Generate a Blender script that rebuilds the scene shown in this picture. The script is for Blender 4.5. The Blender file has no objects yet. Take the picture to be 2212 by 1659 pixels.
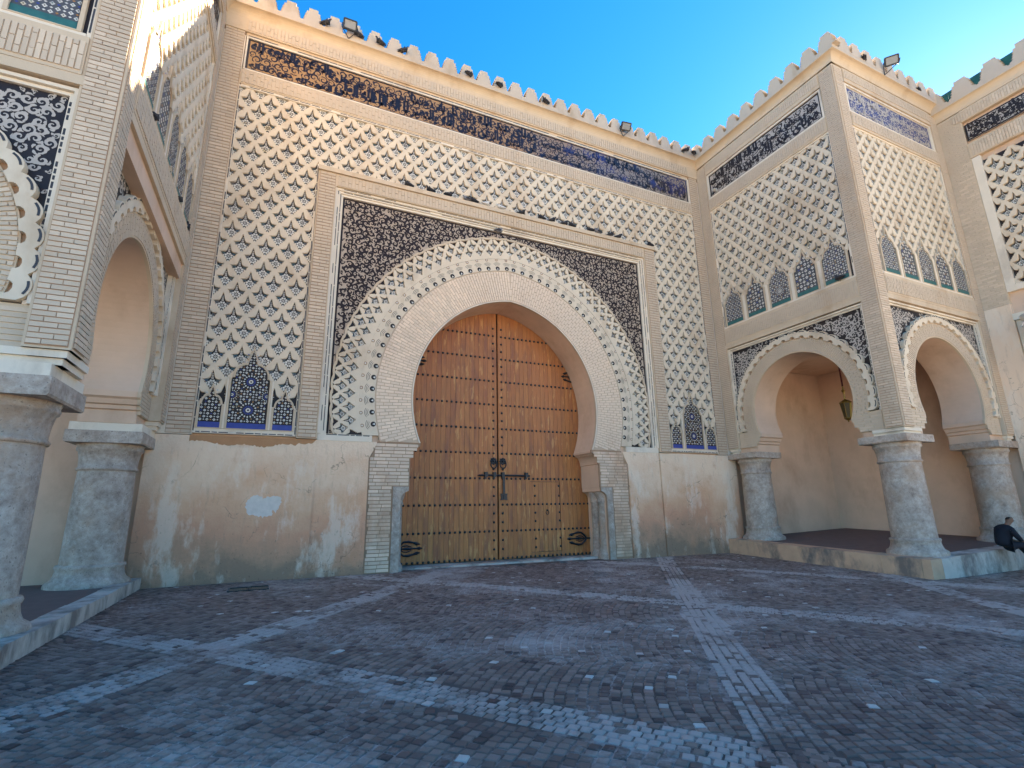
import bpy, math, random
from mathutils import Vector, Matrix
from mathutils.geometry import tessellate_polygon
random.seed(7)
R = random.random
PI = math.pi
S = bpy.context.scene
COL = S.collection
# ------------------------------------------------------------------ camera
YAW, PITCH, ROLL = map(math.radians, (24.795, 13.828, 0.881))
EYE = Vector((0, -14.264, 1.6))
r0 = Vector((math.cos(YAW), -math.sin(YAW), 0))
FWD = Vector((math.sin(YAW)*math.cos(PITCH), math.cos(YAW)*math.cos(PITCH), math.sin(PITCH)))
u0_ = Vector((-math.sin(YAW)*math.sin(PITCH), -math.cos(YAW)*math.sin(PITCH), math.cos(PITCH)))
CR = r0*math.cos(ROLL) - u0_*math.sin(ROLL)
CU = r0*math.sin(ROLL) + u0_*math.cos(ROLL)
cam = bpy.data.cameras.new('camera')
cam.sensor_width = 36
cam.lens = 36*1091.158/2212
cam.clip_start = .05
cam.clip_end = 2000
camo = bpy.data.objects.new('camera', cam)
COL.objects.link(camo)
camo.matrix_world = Matrix(((CR.x, CU.x, -FWD.x, EYE.x), (CR.y, CU.y, -FWD.y, EYE.y), (CR.z, CU.z, -FWD.z, EYE.z), (0, 0, 0, 1)))
S.camera = camo
# ------------------------------------------------------------------ world, sun, exposure
SUN = Vector((2.08, .625, 1.0)).normalized()
world = bpy.data.worlds.new('World')
S.world = world
world.use_nodes = True
wn = world.node_tree.nodes
sky = wn.new('ShaderNodeTexSky')
sky.sky_type = 'NISHITA'
sky.sun_disc = False
sky.sun_elevation = math.asin(SUN.z)
sky.sun_rotation = math.atan2(SUN.x, SUN.y)
sky.air_density = 1.0
sky.dust_density = .12
sky.ozone_density = 6.0
bg = wn['Background']
bg.inputs['Strength'].default_value = .05
hs = wn.new('ShaderNodeHueSaturation')
hs.inputs['Saturation'].default_value = 1.25
world.node_tree.links.new(sky.outputs[0], hs.inputs['Color'])
world.node_tree.links.new(hs.outputs[0], bg.inputs['Color'])
sl = bpy.data.lights.new('sun', 'SUN')
sl.energy = 5.0
sl.angle = math.radians(.5)
sl.color = (1, .93, .82)
so = bpy.data.objects.new('sun', sl)
COL.objects.link(so)
so.rotation_euler = (-SUN).to_track_quat('-Z', 'Y').to_euler()
vs = S.view_settings
vs.view_transform = 'Standard'
vs.look = 'None'
vs.gamma = 1
vs.use_white_balance = True
vs.white_balance_temperature = 7500
vs.exposure = 3.25
S.cycles.max_bounces = 8
S.cycles.diffuse_bounces = 5

# ------------------------------------------------------------------ materials
class NT:
    def __init__(s, name):
        s.m = bpy.data.materials.new(name)
        s.m.use_nodes = True
        s.t = s.m.node_tree
        s.b = s.t.nodes['Principled BSDF']
        s.pos = s.t.nodes.new('ShaderNodeNewGeometry').outputs['Position']
    def n(s, ty, ins=(), **kw):
        x = s.t.nodes.new(ty)
        for k, v in kw.items():
            setattr(x, k, v)
        for k, v in dict(ins).items():
            if hasattr(v, 'is_output'):
                s.t.links.new(v, x.inputs[k])
            else:
                x.inputs[k].default_value = v
        return x
    def noise(s, scale, detail=5, rough=.6, vec=None, mul=None):
        v = vec or s.pos
        if mul:
            v = s.n('ShaderNodeVectorMath', {0: v, 1: mul}, operation='MULTIPLY').outputs[0]
        return s.n('ShaderNodeTexNoise', {'Vector': v, 'Scale': scale, 'Detail': detail, 'Roughness': rough}).outputs['Fac']
    def ramp(s, fac, stops):
        x = s.n('ShaderNodeValToRGB', {0: fac})
        e = x.color_ramp.elements
        while len(e) < len(stops):
            e.new(.5)
        for k, (p, c) in zip(e, stops):
            k.position = p
            k.color = (*c, 1) if len(c) == 3 else c
        return x.outputs[0]
    def grey(s, fac, a, b):
        return s.n('ShaderNodeMapRange', {0: fac, 1: a, 2: b}).outputs[0]
    def math(s, op, a, b=0.0, c=0.0):
        return s.n('ShaderNodeMath', {0: a, 1: b, 2: c}, operation=op).outputs[0]
    def mix(s, fac, a, b, mode='MIX'):
        def cv(c):
            return c if hasattr(c, 'is_output') else (*c, 1)
        x = s.n('ShaderNodeMix', data_type='RGBA', blend_type=mode)
        for i, v in ((0, fac), (6, cv(a)), (7, cv(b))):
            if hasattr(v, 'is_output'):
                s.t.links.new(v, x.inputs[i])
            else:
                x.inputs[i].default_value = v
        return x.outputs[2]
    def sep(s):
        return s.n('ShaderNodeSeparateXYZ', {0: s.pos}).outputs
    def rnd(s):
        return s.n('ShaderNodeObjectInfo').outputs['Random']
    def done(s, col, rough=.85, bump=0, bscale=30, bdist=.01, spec=.3, metal=0, bfac=None):
        if hasattr(col, 'is_output'):
            s.t.links.new(col, s.b.inputs['Base Color'])
        else:
            s.b.inputs['Base Color'].default_value = (*col, 1)
        if hasattr(rough, 'is_output'):
            s.t.links.new(rough, s.b.inputs['Roughness'])
        else:
            s.b.inputs['Roughness'].default_value = rough
        s.b.inputs['Specular IOR Level'].default_value = spec
        s.b.inputs['Metallic'].default_value = metal
        if bump:
            h = bfac or s.noise(bscale, 6, .65)
            bp = s.n('ShaderNodeBump', {'Height': h, 'Strength': bump, 'Distance': bdist})
            s.t.links.new(bp.outputs[0], s.b.inputs['Normal'])
        return s.m

def simple(name, col, var=.18, scale=2.5, rough=.85, bump=.25, bscale=35, obj=0, spec=.3, dirt=None, dscale=.8, dlim=(.52, .72), metal=0):
    t = NT(name)
    f = t.noise(scale, 6)
    c = t.mix(f, [x*(1-var) for x in col], [min(1, x*(1+var)) for x in col])
    if dirt:
        d = t.grey(t.noise(dscale, 7, .65, mul=(1, 1, .55)), *dlim)
        c = t.mix(d, c, dirt)
    if obj:
        k = t.math('MULTIPLY_ADD', t.rnd(), 2*obj, 1-obj)
        c = t.mix(1.0, c, t.n('ShaderNodeCombineColor', {0: k, 1: k, 2: k}).outputs[0], 'MULTIPLY')
    return t.done(c, rough, bump, bscale, spec=spec, metal=metal)

M = {}
CREAM = (.59, .455, .315)
M['stucco'] = simple('carved stucco', CREAM, .12, 1.7, dirt=(.43, .285, .17), dlim=(.52, .76))
M['brick'] = simple('cream brick', (.60, .47, .34), .16, 1.3, obj=.10, dirt=(.53, .36, .225), dlim=(.56, .80))
M['brickjamb'] = simple('jamb brick', (.70, .52, .375), .14, 1.6, obj=.12, dirt=(.55, .34, .215), dlim=(.48, .66))
M['brickpale'] = simple('pale cream brick', (.78, .605, .445), .12, 1.3, obj=.08, dirt=(.66, .48, .34), dlim=(.58, .82))
M['net'] = simple('carved net stucco', (.69, .565, .415), .14, 1.9, dirt=(.50, .36, .235), dlim=(.50, .74))
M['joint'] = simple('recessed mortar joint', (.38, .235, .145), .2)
M['voussoirjoint'] = simple('voussoir mortar', (.56, .41, .29), .2)
M['pale'] = simple('pale lime moulding', (.74, .63, .49), .12, 2, dirt=(.45, .36, .27))
M['tan'] = simple('tan render', (.66, .455, .32), .18, 1.3, dirt=(.47, .29, .19), dscale=.7, dlim=(.50, .78), bump=.15)
M['pier'] = simple('pale weathered pier', (.50, .45, .39), .2, 2.5, dirt=(.24, .21, .18), dscale=1.4)
M['parapet'] = simple('parapet plaster', (.53, .425, .32), .12, 2, dirt=(.40, .29, .19))
M['roof'] = simple('flat roof screed', (.35, .29, .22))
def mk_plaster():
    t = NT('weathered pink plaster')
    x, y, z = t.sep()
    n1 = t.noise(.55, 8, .62)
    n2 = t.noise(1.6, 8, .7)
    # rising damp with a ragged edge: grey foot, pink middle, pale top
    k = t.math('ADD', t.math('MULTIPLY', z, .30), t.math('MULTIPLY_ADD', n1, 1.1, -.50))
    k = t.math('ADD', k, t.math('MULTIPLY_ADD', n2, .5, -.25))
    c = t.ramp(k, [(.05, (.34, .21, .135)), (.16, (.50, .275, .165)), (.36, (.66, .325, .19)), (.60, (.72, .41, .245)), (.80, (.77, .52, .345)), (1.0, (.82, .60, .42))])
    w = t.grey(t.noise(.8, 9, .68, mul=(1.5, 1.5, .6)), .52, .60)
    c = t.mix(t.math('MULTIPLY', w, .55), c, (.82, .67, .52))
    d = t.grey(t.noise(.7, 9, .7, mul=(1.2, 1.2, .9)), .56, .68)
    c = t.mix(t.math('MULTIPLY', d, .6), c, (.58, .28, .15))
    wv = t.n('ShaderNodeVectorMath', {0: t.pos, 1: t.n('ShaderNodeTexNoise', {'Vector': t.pos, 'Scale': 2.2, 'Detail': 5}).outputs['Color']}, operation='ADD').outputs[0]
    vo = t.n('ShaderNodeTexVoronoi', {'Vector': wv, 'Scale': .75}, feature='DISTANCE_TO_EDGE').outputs['Distance']
    cr = t.math('MULTIPLY', t.grey(vo, .010, .003), t.grey(t.noise(.9, 3), .50, .60))
    c = t.mix(t.math('MULTIPLY', cr, .6), c, (.20, .12, .08))
    gr = t.grey(t.noise(3.5, 8, .75, mul=(2.4, 2.4, .5)), .54, .70)
    c = t.mix(t.math('MULTIPLY', gr, .35), c, (.33, .22, .15))
    pits = t.grey(t.noise(14, 4, .6), .62, .70)
    lo = t.grey(z, 1.9, .2)
    c = t.mix(t.math('MULTIPLY', t.math('MULTIPLY', pits, lo), .75), c, (.13, .095, .075))
    return t.done(c, .9, .5, 16, .02)
M['plaster'] = mk_plaster()
M['whitewash'] = simple('white paint patch', (.66, .58, .50), .22, 7, bump=.5)
M['rust'] = simple('orange ochre plaster band', (.46, .23, .11), .22, 3)
def mk_stone():
    t = NT('mottled grey stone')
    n1 = t.noise(2.6, 10, .78)
    n2 = t.noise(13, 7, .75)
    k = t.math('ADD', n1, t.math('MULTIPLY_ADD', n2, .7, -.35))
    c = t.ramp(k, [(.26, (.20, .15, .115)), (.42, (.36, .28, .22)), (.56, (.47, .385, .31)), (.74, (.60, .52, .43))])
    b = t.grey(t.noise(.9, 7, .65), .50, .66)
    c = t.mix(t.math('MULTIPLY', b, .6), c, (.42, .26, .155))
    p = t.grey(t.noise(26, 3, .5), .62, .70)
    c = t.mix(t.math('MULTIPLY', p, .65), c, (.12, .09, .07))
    return t.done(c, .8, .8, 16, .02, bfac=k)
M['stone'] = mk_stone()
M['kerb'] = simple('worn limestone kerb', (.56, .48, .40), .25, 3, dirt=(.22, .18, .15), dscale=1.5, dlim=(.45, .62), bump=.5, bscale=20)
M['kerbpink'] = simple('pink rendered step', (.60, .36, .22), .25, 2.5, dirt=(.20, .15, .12), dscale=1.3, dlim=(.5, .66), bump=.5)
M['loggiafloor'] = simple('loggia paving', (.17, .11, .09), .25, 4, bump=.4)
def mk_wood():
    t = NT('varnished cedar plank')
    r = t.rnd()
    off = t.n('ShaderNodeVectorMath', {0: t.pos, 1: t.n('ShaderNodeCombineXYZ', {0: r, 1: 0.0, 2: t.math('MULTIPLY', r, 7)}).outputs[0]}, operation='ADD').outputs[0]
    g = t.noise(1.0, 8, .68, vec=off, mul=(34, 10, 1.6))
    big = t.noise(.9, 5, .6, vec=off, mul=(3, 1, .8))
    base = t.ramp(r, [(0, (.47, .165, .050)), (.3, (.54, .205, .060)), (.6, (.56, .21, .062)), (1, (.48, .165, .052))])
    x, y, z = t.sep()
    red = t.grey(t.math('ADD', z, t.math('MULTIPLY_ADD', t.noise(.7, 4), 4.0, -2.0)), 1.5, 6.0)
    base = t.mix(t.math('MULTIPLY', red, .22), base, (.42, .14, .06))
    c = t.mix(t.grey(g, .35, .68), t.mix(.5, base, (.20, .07, .028)), base)
    c = t.mix(t.math('MULTIPLY', t.grey(big, .50, .66), .75), c, (.24, .085, .045))
    c = t.mix(t.math('MULTIPLY', t.grey(t.noise(1.3, 6, .6, vec=off, mul=(6, 1, 1.5)), .58, .66), .5), c, (.66, .34, .12))
    return t.done(c, .5, .35, bfac=g, bdist=.004, spec=.35)
M['wood'] = mk_wood()
M['iron'] = simple('black wrought iron', (.012, .012, .014), .3, rough=.45, spec=.5, bump=.2)
M['gap'] = simple('shadowed backing board', (.02, .014, .01), .1)
def tile(name, col, var=.3, rough=.35, obj=0, scale=9):
    return simple(name, col, var, scale, rough=max(rough, .5), spec=.3, bump=.08, bscale=12, obj=obj)
M['tblack'] = tile('black glazed tile', (.022, .016, .016), .5)
M['tnavy'] = tile('navy glazed tile', (.02, .022, .055), .5)
M['tblue'] = tile('cobalt glazed tile', (.035, .06, .26), .35)
M['tteal'] = tile('teal glazed tile', (.03, .13, .12), .4)
def mk_white():
    t = NT('white glazed tile')
    c = t.ramp(t.noise(2.3, 3, .6), [(.28, (.30, .28, .26)), (.42, (.62, .58, .50)), (.58, (.70, .66, .58)), (.70, (.52, .40, .22)), (.78, (.66, .62, .55))])
    return t.done(c, .5, .08, 12, spec=.35)
M['twhite'] = mk_white()
M['tgrey'] = tile('grey mosaic ground', (.085, .085, .09), .4)
M['torange'] = tile('ochre glazed tile', (.42, .20, .06), .3)
M['tgreen'] = tile('green roof tile', (.02, .11, .085), .5, rough=.3)
M['tdash'] = tile('dark tile dashes', (.05, .05, .055), .4)
def mk_inscr_ground():
    t = NT('inscription glaze ground')
    x, y, z = t.sep()
    n = t.noise(1.2, 5)
    k = t.math('ADD', x, t.math('MULTIPLY_ADD', n, 5, -2.5))
    c = t.ramp(t.math('DIVIDE', k, 20), [(.0, (.40, .225, .09)), (.30, (.37, .21, .10)), (.40, (.30, .20, .13)), (.55, (.25, .20, .17)), (.9, (.30, .25, .20))])
    return t.done(c, .4, .1, 12, spec=.45)
M['insg'] = mk_inscr_ground()
def mk_inscr_text():
    t = NT('inscription black letters')
    x, y, z = t.sep()
    n = t.grey(t.noise(.9, 5, .6), .50, .62)
    b = t.math('MULTIPLY', n, t.grey(x, 7.0, 10.0))
    c = t.mix(b, (.014, .011, .014), (.02, .03, .13))
    return t.done(c, .35, .1, 12, spec=.5)
M['inst'] = mk_inscr_text()
M['insblue'] = tile('blue inscription ground', (.05, .06, .17), .4)
M['scrolldark'] = tile('black scroll glaze', (.020, .012, .013), .4, rough=.65)
M['scrollpale'] = tile('cream scroll relief', (.46, .40, .34), .18, rough=.55)
M['mosaicg'] = tile('cream mosaic ground', (.45, .35, .26), .2, rough=.5)
def mk_accent():
    t = NT('flower leaf tile')
    r = t.n('ShaderNodeTexWhiteNoise', {'Vector': t.n('ShaderNodeVectorMath', {0: t.pos, 1: (4, 4, 4)}, operation='FLOOR').outputs[0]}, noise_dimensions='3D').outputs['Value']
    c = t.ramp(t.noise(.8, 3, .5), [(.30, (.03, .03, .032)), (.45, (.10, .10, .095)), (.55, (.025, .07, .075)), (.64, (.05, .09, .14)), (.75, (.15, .13, .09))])
    return t.done(c, .35, .05, 12, spec=.5)
M['accent'] = mk_accent()
def mk_sett():
    t = NT('grey setts')
    a = t.n('ShaderNodeAttribute', attribute_name='tone').outputs['Fac']
    r = t.math('FRACT', t.math('ADD', a, t.rnd()))
    c = t.ramp(r, [(0, (.09, .044, .034)), (.10, (.16, .088, .067)), (.5, (.22, .135, .102)), (.88, (.275, .177, .136)), (.994, (.30, .19, .15)), (.996, (.55, .48, .41))])
    st = t.n('ShaderNodeAttribute', attribute_name='pale').outputs['Fac']
    d = dust(t, st)
    c = t.mix(t.math('MULTIPLY', d, .85), c, (.47, .365, .31))
    return t.done(c, .75, .6, 60, .006, spec=.35)
def dust(t, st):
    big = t.noise(.33, 6, .62)
    mid = t.noise(1.7, 6, .65)
    fine = t.noise(11, 4, .7)
    k = t.math('ADD', big, t.math('MULTIPLY_ADD', mid, .55, -.275))
    k = t.math('ADD', k, t.math('MULTIPLY_ADD', fine, .45, -.225))
    if st is not None:
        k = t.math('ADD', t.math('MULTIPLY', t.math('MULTIPLY', st, t.grey(t.noise(1.1, 4), .30, .52)), .28), k)
    else:
        k = t.math('ADD', k, .09)
    return t.grey(k, .52, .74)
M['sett'] = mk_sett()
def mk_joint():
    t = NT('sandy paving joint')
    c = t.mix(dust(t, None), (.125, .078, .060), (.47, .38, .325))
    return t.done(c, .9, .4, 50, .006)
M['pavejoint'] = mk_joint()
def mk_square():
    t = NT('pale stone square paving')
    n = t.noise(.3, 7)
    return t.done(t.mix(n, (.44, .39, .33), (.56, .50, .43)), .85, .2)
M['square'] = mk_square()
M['glass'] = tile('lamp glass', (.25, .25, .24), .1, rough=.12)
M['brass'] = simple('aged brass', (.22, .14, .035), .3, 8, rough=.35, metal=.8, bump=.1)
M['yglass'] = tile('yellow lantern glass', (.36, .27, .05), .2, rough=.2)
M['dglass'] = tile('dark lantern glass', (.06, .045, .02), .2, rough=.15)
M['redcloth'] = simple('dark red chain sleeve', (.07, .01, .012), .2)
M['feather'] = simple('slate feathers', (.035, .036, .042), .4, 25)
M['featherw'] = simple('white feathers', (.62, .60, .56), .1, 25)
M['featherg'] = simple('grey feathers', (.20, .20, .215), .3, 25)
M['beak'] = simple('horn beak', (.10, .08, .07), .2)
M['coat'] = simple('navy wool coat', (.010, .012, .018), .3, 12)
M['trouser'] = simple('dark trousers', (.014, .016, .022), .3, 12)
M['skin'] = simple('brown skin', (.20, .105, .065), .1, 12, rough=.6)
M['hair'] = simple('black cropped hair', (.016, .012, .012), .3, 60)
M['shirt'] = simple('pale green shirt', (.35, .55, .33), .1, 12)
M['marble'] = simple('pale marble', (.58, .54, .48), .1, 3, rough=.5)

# ------------------------------------------------------------------ mesh helpers
Z = Vector((0, 0, 1))
class Frame:
    def __init__(s, o, ux, n):
        s.o, s.ux, s.nn = Vector(o), Vector(ux), Vector(n)
    def p(s, u, v, n):
        return s.o + s.ux*u + Z*v + s.nn*n

class MB:
    def __init__(s):
        s.v, s.f, s.m = [], [], []
    def poly(s, pts, mat=0):
        k = len(s.v)
        s.v += [tuple(p) for p in pts]
        s.f.append(tuple(range(k, k+len(pts))))
        s.m.append(mat)
    def box(s, fr, u0, u1, v0, v1, n0, n1, mat=0):
        k = len(s.v)
        for n in (n0, n1):
            for u, v in ((u0, v0), (u1, v0), (u1, v1), (u0, v1)):
                s.v.append(tuple(fr.p(u, v, n)))
        for f in ((4, 5, 6, 7), (3, 2, 1, 0), (0, 1, 5, 4), (1, 2, 6, 5), (2, 3, 7, 6), (3, 0, 4, 7)):
            s.f.append(tuple(k+i for i in f))
            s.m.append(mat)
        return s
    def plate(s, fr, outer, n0, n1, mat=0, side=None, holes=(), back=True):
        side = mat if side is None else side
        loops = [outer]+list(holes)
        fl = [p for l in loops for p in l]
        tri = tessellate_polygon([[Vector((a, b, 0)) for a, b in l] for l in loops])
        k = len(s.v)
        N = len(fl)
        s.v += [tuple(fr.p(a, b, n1)) for a, b in fl]
        for t in tri:
            s.f.append(tuple(k+i for i in t)); s.m.append(mat)
        s.v += [tuple(fr.p(a, b, n0)) for a, b in fl]
        if back:
            for t in tri:
                s.f.append(tuple(k+N+i for i in reversed(t))); s.m.append(mat)
        o = 0
        for l in loops:
            L = len(l)
            for i in range(L):
                j = (i+1) % L
                s.f.append((k+o+i, k+o+j, k+N+o+j, k+N+o+i)); s.m.append(side)
            o += L
        return s
    def lathe(s, c, prof, seg=32, mat=0, a0=0, a1=2*PI):
        k = len(s.v)
        c = Vector(c)
        full = abs(a1-a0-2*PI) < 1e-6
        cnt = seg if full else seg+1
        for r, z in prof:
            for i in range(cnt):
                a = a0+(a1-a0)*i/seg
                s.v.append((c.x+r*math.cos(a), c.y+r*math.sin(a), c.z+z))
        for j in range(len(prof)-1):
            for i in range(seg):
                i2 = (i+1) % cnt
                s.f.append((k+j*cnt+i, k+j*cnt+i2, k+(j+1)*cnt+i2, k+(j+1)*cnt+i)); s.m.append(mat)
        return s
    def tube(s, pts, r, seg=8, mat=0):
        pts = [Vector(p) for p in pts]
        k = len(s.v)
        rs = r if isinstance(r, (list, tuple)) else [r]*len(pts)
        for i, p in enumerate(pts):
            d = (pts[min(i+1, len(pts)-1)]-pts[max(i-1, 0)]).normalized()
            a = d.orthogonal().normalized() if abs(d.z) > .9 else d.cross(Z).normalized()
            b = d.cross(a)
            for j in range(seg):
                t = 2*PI*j/seg
                s.v.append(tuple(p+(a*math.cos(t)+b*math.sin(t))*rs[i]))
        for i in range(len(pts)-1):
            for j in range(seg):
                s.f.append((k+i*seg+j, k+i*seg+(j+1) % seg, k+(i+1)*seg+(j+1) % seg, k+(i+1)*seg+j)); s.m.append(mat)
        s.f.append(tuple(range(k, k+seg))); s.m.append(mat)
        s.f.append(tuple(range(k+(len(pts)-1)*seg, k+len(pts)*seg))); s.m.append(mat)
        return s
    def mesh(s, name, mats, smooth=False):
        me = bpy.data.meshes.new(name)
        me.from_pydata(s.v, [], s.f)
        for m in mats:
            me.materials.append(M[m])
        if len(mats) > 1:
            me.polygons.foreach_set('material_index', s.m)
        if smooth:
            me.polygons.foreach_set('use_smooth', [True]*len(s.f))
        me.update()
        return me

def link(name, me, parent=None):
    o = bpy.data.objects.new(name, me)
    COL.objects.link(o)
    if parent is not None:
        o.parent = parent
        o.matrix_parent_inverse = PINV[parent.name]
    return o
PINV = {}
def thing(name, label, cat, loc=(0, 0, 0), group=None, rotz=0):
    o = bpy.data.objects.new(name, None)
    COL.objects.link(o)
    o.location = loc
    o.rotation_euler = (0, 0, rotz)
    o.empty_display_size = .3
    o['label'] = label
    o['category'] = cat
    if group:
        o['group'] = group
    PINV[o.name] = (Matrix.Translation(loc) @ Matrix.Rotation(rotz, 4, 'Z')).inverted()
    return o
def part(name, mb, mats, parent, smooth=False, kind=None, label=None):
    mats = [mats] if isinstance(mats, str) else mats
    o = link(name, mb.mesh(name, mats, smooth), parent)
    PINV[o.name] = Matrix.Identity(4)
    if kind:
        o['kind'] = kind
    if label:
        o['label'] = label
    return o
def depth(p):
    return max(.1, (Vector(p)-EYE).dot(FWD))
def seen(p, mg=1.08):
    d = Vector(p)-EYE
    z = d.dot(FWD)
    if z < .2:
        return False
    return abs(d.dot(CR)/z) < 1106/1091*mg and abs(d.dot(CU)/z) < 829.5/1091*mg

# unit brick: 5 faces, front towards +z of its own frame
ub = MB()
ub.v = [(-.5, -.5, 0), (.5, -.5, 0), (.5, .5, 0), (-.5, .5, 0), (-.5, -.5, 1), (.5, -.5, 1), (.5, .5, 1), (-.5, .5, 1)]
ub.f = [(4, 5, 6, 7), (0, 1, 5, 4), (1, 2, 6, 5), (2, 3, 7, 6), (3, 0, 4, 7)]
ub.m = [0]*5
class Pieces:
    """alike pieces of one thing: the largest in view become parts, the rest one joined part"""
    def __init__(s, name, rest, unit, mats, owner, lim=290):
        s.name, s.rest, s.unit, s.mats, s.owner, s.lim = name, rest, unit, mats, owner, lim
        s.items = []
    def add(s, mat):
        s.items.append(mat)
    def brick(s, fr, u, v, n, l, h, d=.016, ang=0):
        ca, sa = math.cos(ang), math.sin(ang)
        ax = (fr.ux*ca+Z*sa)*l
        ay = (-fr.ux*sa+Z*ca)*h
        az = fr.nn*d
        c = fr.p(u, v, n)
        s.items.append(Matrix(((ax.x, ay.x, az.x, c.x), (ax.y, ay.y, az.y, c.y), (ax.z, ay.z, az.z, c.z), (0, 0, 0, 1))))
    def finish(s):
        me = s.unit.mesh(s.name, s.mats)
        its = sorted(s.items, key=lambda m: (not seen(m.translation, 1.0), depth(m.translation)))
        for m in its[:s.lim]:
            o = link(s.name, me, s.owner)
            o.matrix_basis = m
        rest = its[s.lim:]
        if rest:
            mb = MB()
            uv = [Vector(v) for v in s.unit.v]
            for m in rest:
                k = len(mb.v)
                mb.v += [tuple(m @ v) for v in uv]
                mb.f += [tuple(k+i for i in f) for f in s.unit.f]
                mb.m += s.unit.m
            part(s.rest, mb, s.mats, s.owner, kind='stuff')

def brick_strip(pc, fr, u0, u1, v0, v1, n, h=.1, L=.3, gap=.018, vert=False, jit=.006):
    """running bond over a rectangle; vert lays the bricks upright"""
    if vert:
        a0, a1, b0, b1 = v0, v1, u0, u1
    else:
        a0, a1, b0, b1 = u0, u1, v0, v1
    rows = max(1, round((b1-b0)/h))
    h = (b1-b0)/rows
    for r in range(rows):
        x = a0 - (L*.5 if r % 2 else 0.0) + (r % 3)*.02
        cuts = [a0]
        while x < a1:
            if a0+.07 < x < a1-.07:
                cuts.append(x)
            x += L
        cuts.append(a1)
        for st, e in zip(cuts, cuts[1:]):
            c, l = (st+e)/2, e-st-.010
            w = h-gap
            d = .014+R()*jit
            if vert:
                pc.brick(fr, b0+(r+.5)*h, c, n, w, l, d)
            else:
                pc.brick(fr, c, b0+(r+.5)*h, n, l, w, d)

# ------------------------------------------------------------------ arch helpers
def arch_e(hw, zc, top):
    return ((top-zc)**2-hw*hw)/(2*hw)
def arc(C, zc, e, Rr, z0, N=28):
    """left foot (height z0) over the apex to the right foot"""
    a0 = math.asin(max(-1, min(1, (z0-zc)/Rr)))
    a1 = math.acos(e/Rr)
    L = [(C+e-Rr*math.cos(a0+(a1-a0)*i/N), zc+Rr*math.sin(a0+(a1-a0)*i/N)) for i in range(N+1)]
    return L+[(2*C-a, b) for a, b in reversed(L[:-1])]
def rect(u0, u1, v0, v1):
    return [(u0, v0), (u1, v0), (u1, v1), (u0, v1)]

# ------------------------------------------------------------------ carved net of pointed cells
HALF = [(0, .60), (.045, .48), (.07, .37), (.095, .285), (.15, .225), (.35, .185), (.315, .10), (.255, .085), (.25, .015), (.195, 0), (.19, -.065), (.135, -.08), (.13, -.15), (.07, -.16), (.065, -.26), (0, -.26)]
def template(asp):
    pts = HALF+[(-x, y) for x, y in reversed(HALF[1:-1])]
    pts = [(math.atan2(y, x), x, y) for x, y in pts]
    pts.sort()
    ins = []
    for a in (0, PI/2, PI, -PI/2):
        if min(abs(a-p[0]) for p in pts) > .02 and not (a == PI and min(abs(abs(p[0])-PI) for p in pts) < .02):
            best = None
            for i in range(len(pts)):
                p, q = pts[i], pts[(i+1) % len(pts)]
                b0, b1 = p[0], q[0]
                if b1 < b0:
                    b1 += 2*PI
                aa = a if a >= b0 else a+2*PI
                if b0 <= aa <= b1:
                    dx, dy = math.cos(a), math.sin(a)
                    ex, ey = q[1]-p[1], q[2]-p[2]
                    den = dx*ey-dy*ex
                    tt = (p[1]*ey-p[2]*ex)/den
                    best = (a if a < PI else PI, dx*tt, dy*tt)
            if best:
                ins.append(best)
    pts = sorted(pts+ins)
    out = []
    hh = .61
    for a, x, y in pts:
        dx, dy = math.cos(a), math.sin(a)
        t = 1/(abs(dx)/.5+abs(dy)/hh)
        out.append((x, y*asp/1.22, dx*t, dy*t*asp/1.22))
    return out
def clip_poly(pts, lims):
    for ax, lim, sg in lims:
        out = []
        for i in range(len(pts)):
            a, b = pts[i], pts[(i+1) % len(pts)]
            da, db = sg*(a[ax]-lim), sg*(b[ax]-lim)
            if da >= 0:
                out.append(a)
            if (da >= 0) != (db >= 0):
                t = da/(da-db)
                out.append(tuple(a[k]+(b[k]-a[k])*t for k in range(3)))
        pts = out
        if len(pts) < 3:
            return []
    return pts
def lattice(mb, fmap, centers, w, h, lims, nf, nb, hs=.99):
    tp = template(h/w)
    K = len(tp)
    (a0, a1), (b0, b1) = lims
    L = ((0, a0, 1), (0, a1, -1), (1, b0, 1), (1, b1, -1))
    for cc in centers:
        cx, cy = cc[:2]
        inside = cx-w/2 >= a0 and cx+w/2 <= a1 and cy-h/2 >= b0 and cy+h/2 <= b1
        rings = []
        for k in range(4):
            ring = []
            for hx, hy, bx, by in tp:
                hx, hy = (hx*hs, hy*hs) if len(cc) < 3 else (0, 0)
                if k == 0:
                    q = (cx+bx*w, cy+by*w, nf)
                elif k == 1:
                    q = (cx+hx*w*1.09, cy+hy*w*1.06, nf)
                elif k == 2:
                    q = (cx+hx*w, cy+hy*w, nf-.018)
                else:
                    q = (cx+hx*w, cy+hy*w, nb)
                ring.append(q)
            rings.append(ring)
        for k in range(3):
            for i in range(K):
                j = (i+1) % K
                q = [rings[k][i], rings[k][j], rings[k+1][j], rings[k+1][i]]
                if not inside:
                    q = clip_poly(q, L)
                    if not q:
                        continue
                mb.poly([fmap(*t) for t in q])
def grid_centers(u0, u1, v0, v1, w, h, ua, va):
    out = []
    i0 = math.floor((v0-va)/(h/2))-1
    i1 = math.ceil((v1-va)/(h/2))+1
    for i in range(i0, i1+1):
        v = va+i*h/2
        off = w/2 if i % 2 else 0
        j0 = math.floor((u0-ua-off)/w)-1
        for j in range(j0, j0+int((u1-u0)/w)+4):
            u = ua+off+j*w
            if u0-w/2 < u < u1+w/2 and v0-h/2 < v < v1+h/2:
                out.append((u, v))
    return out
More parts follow.
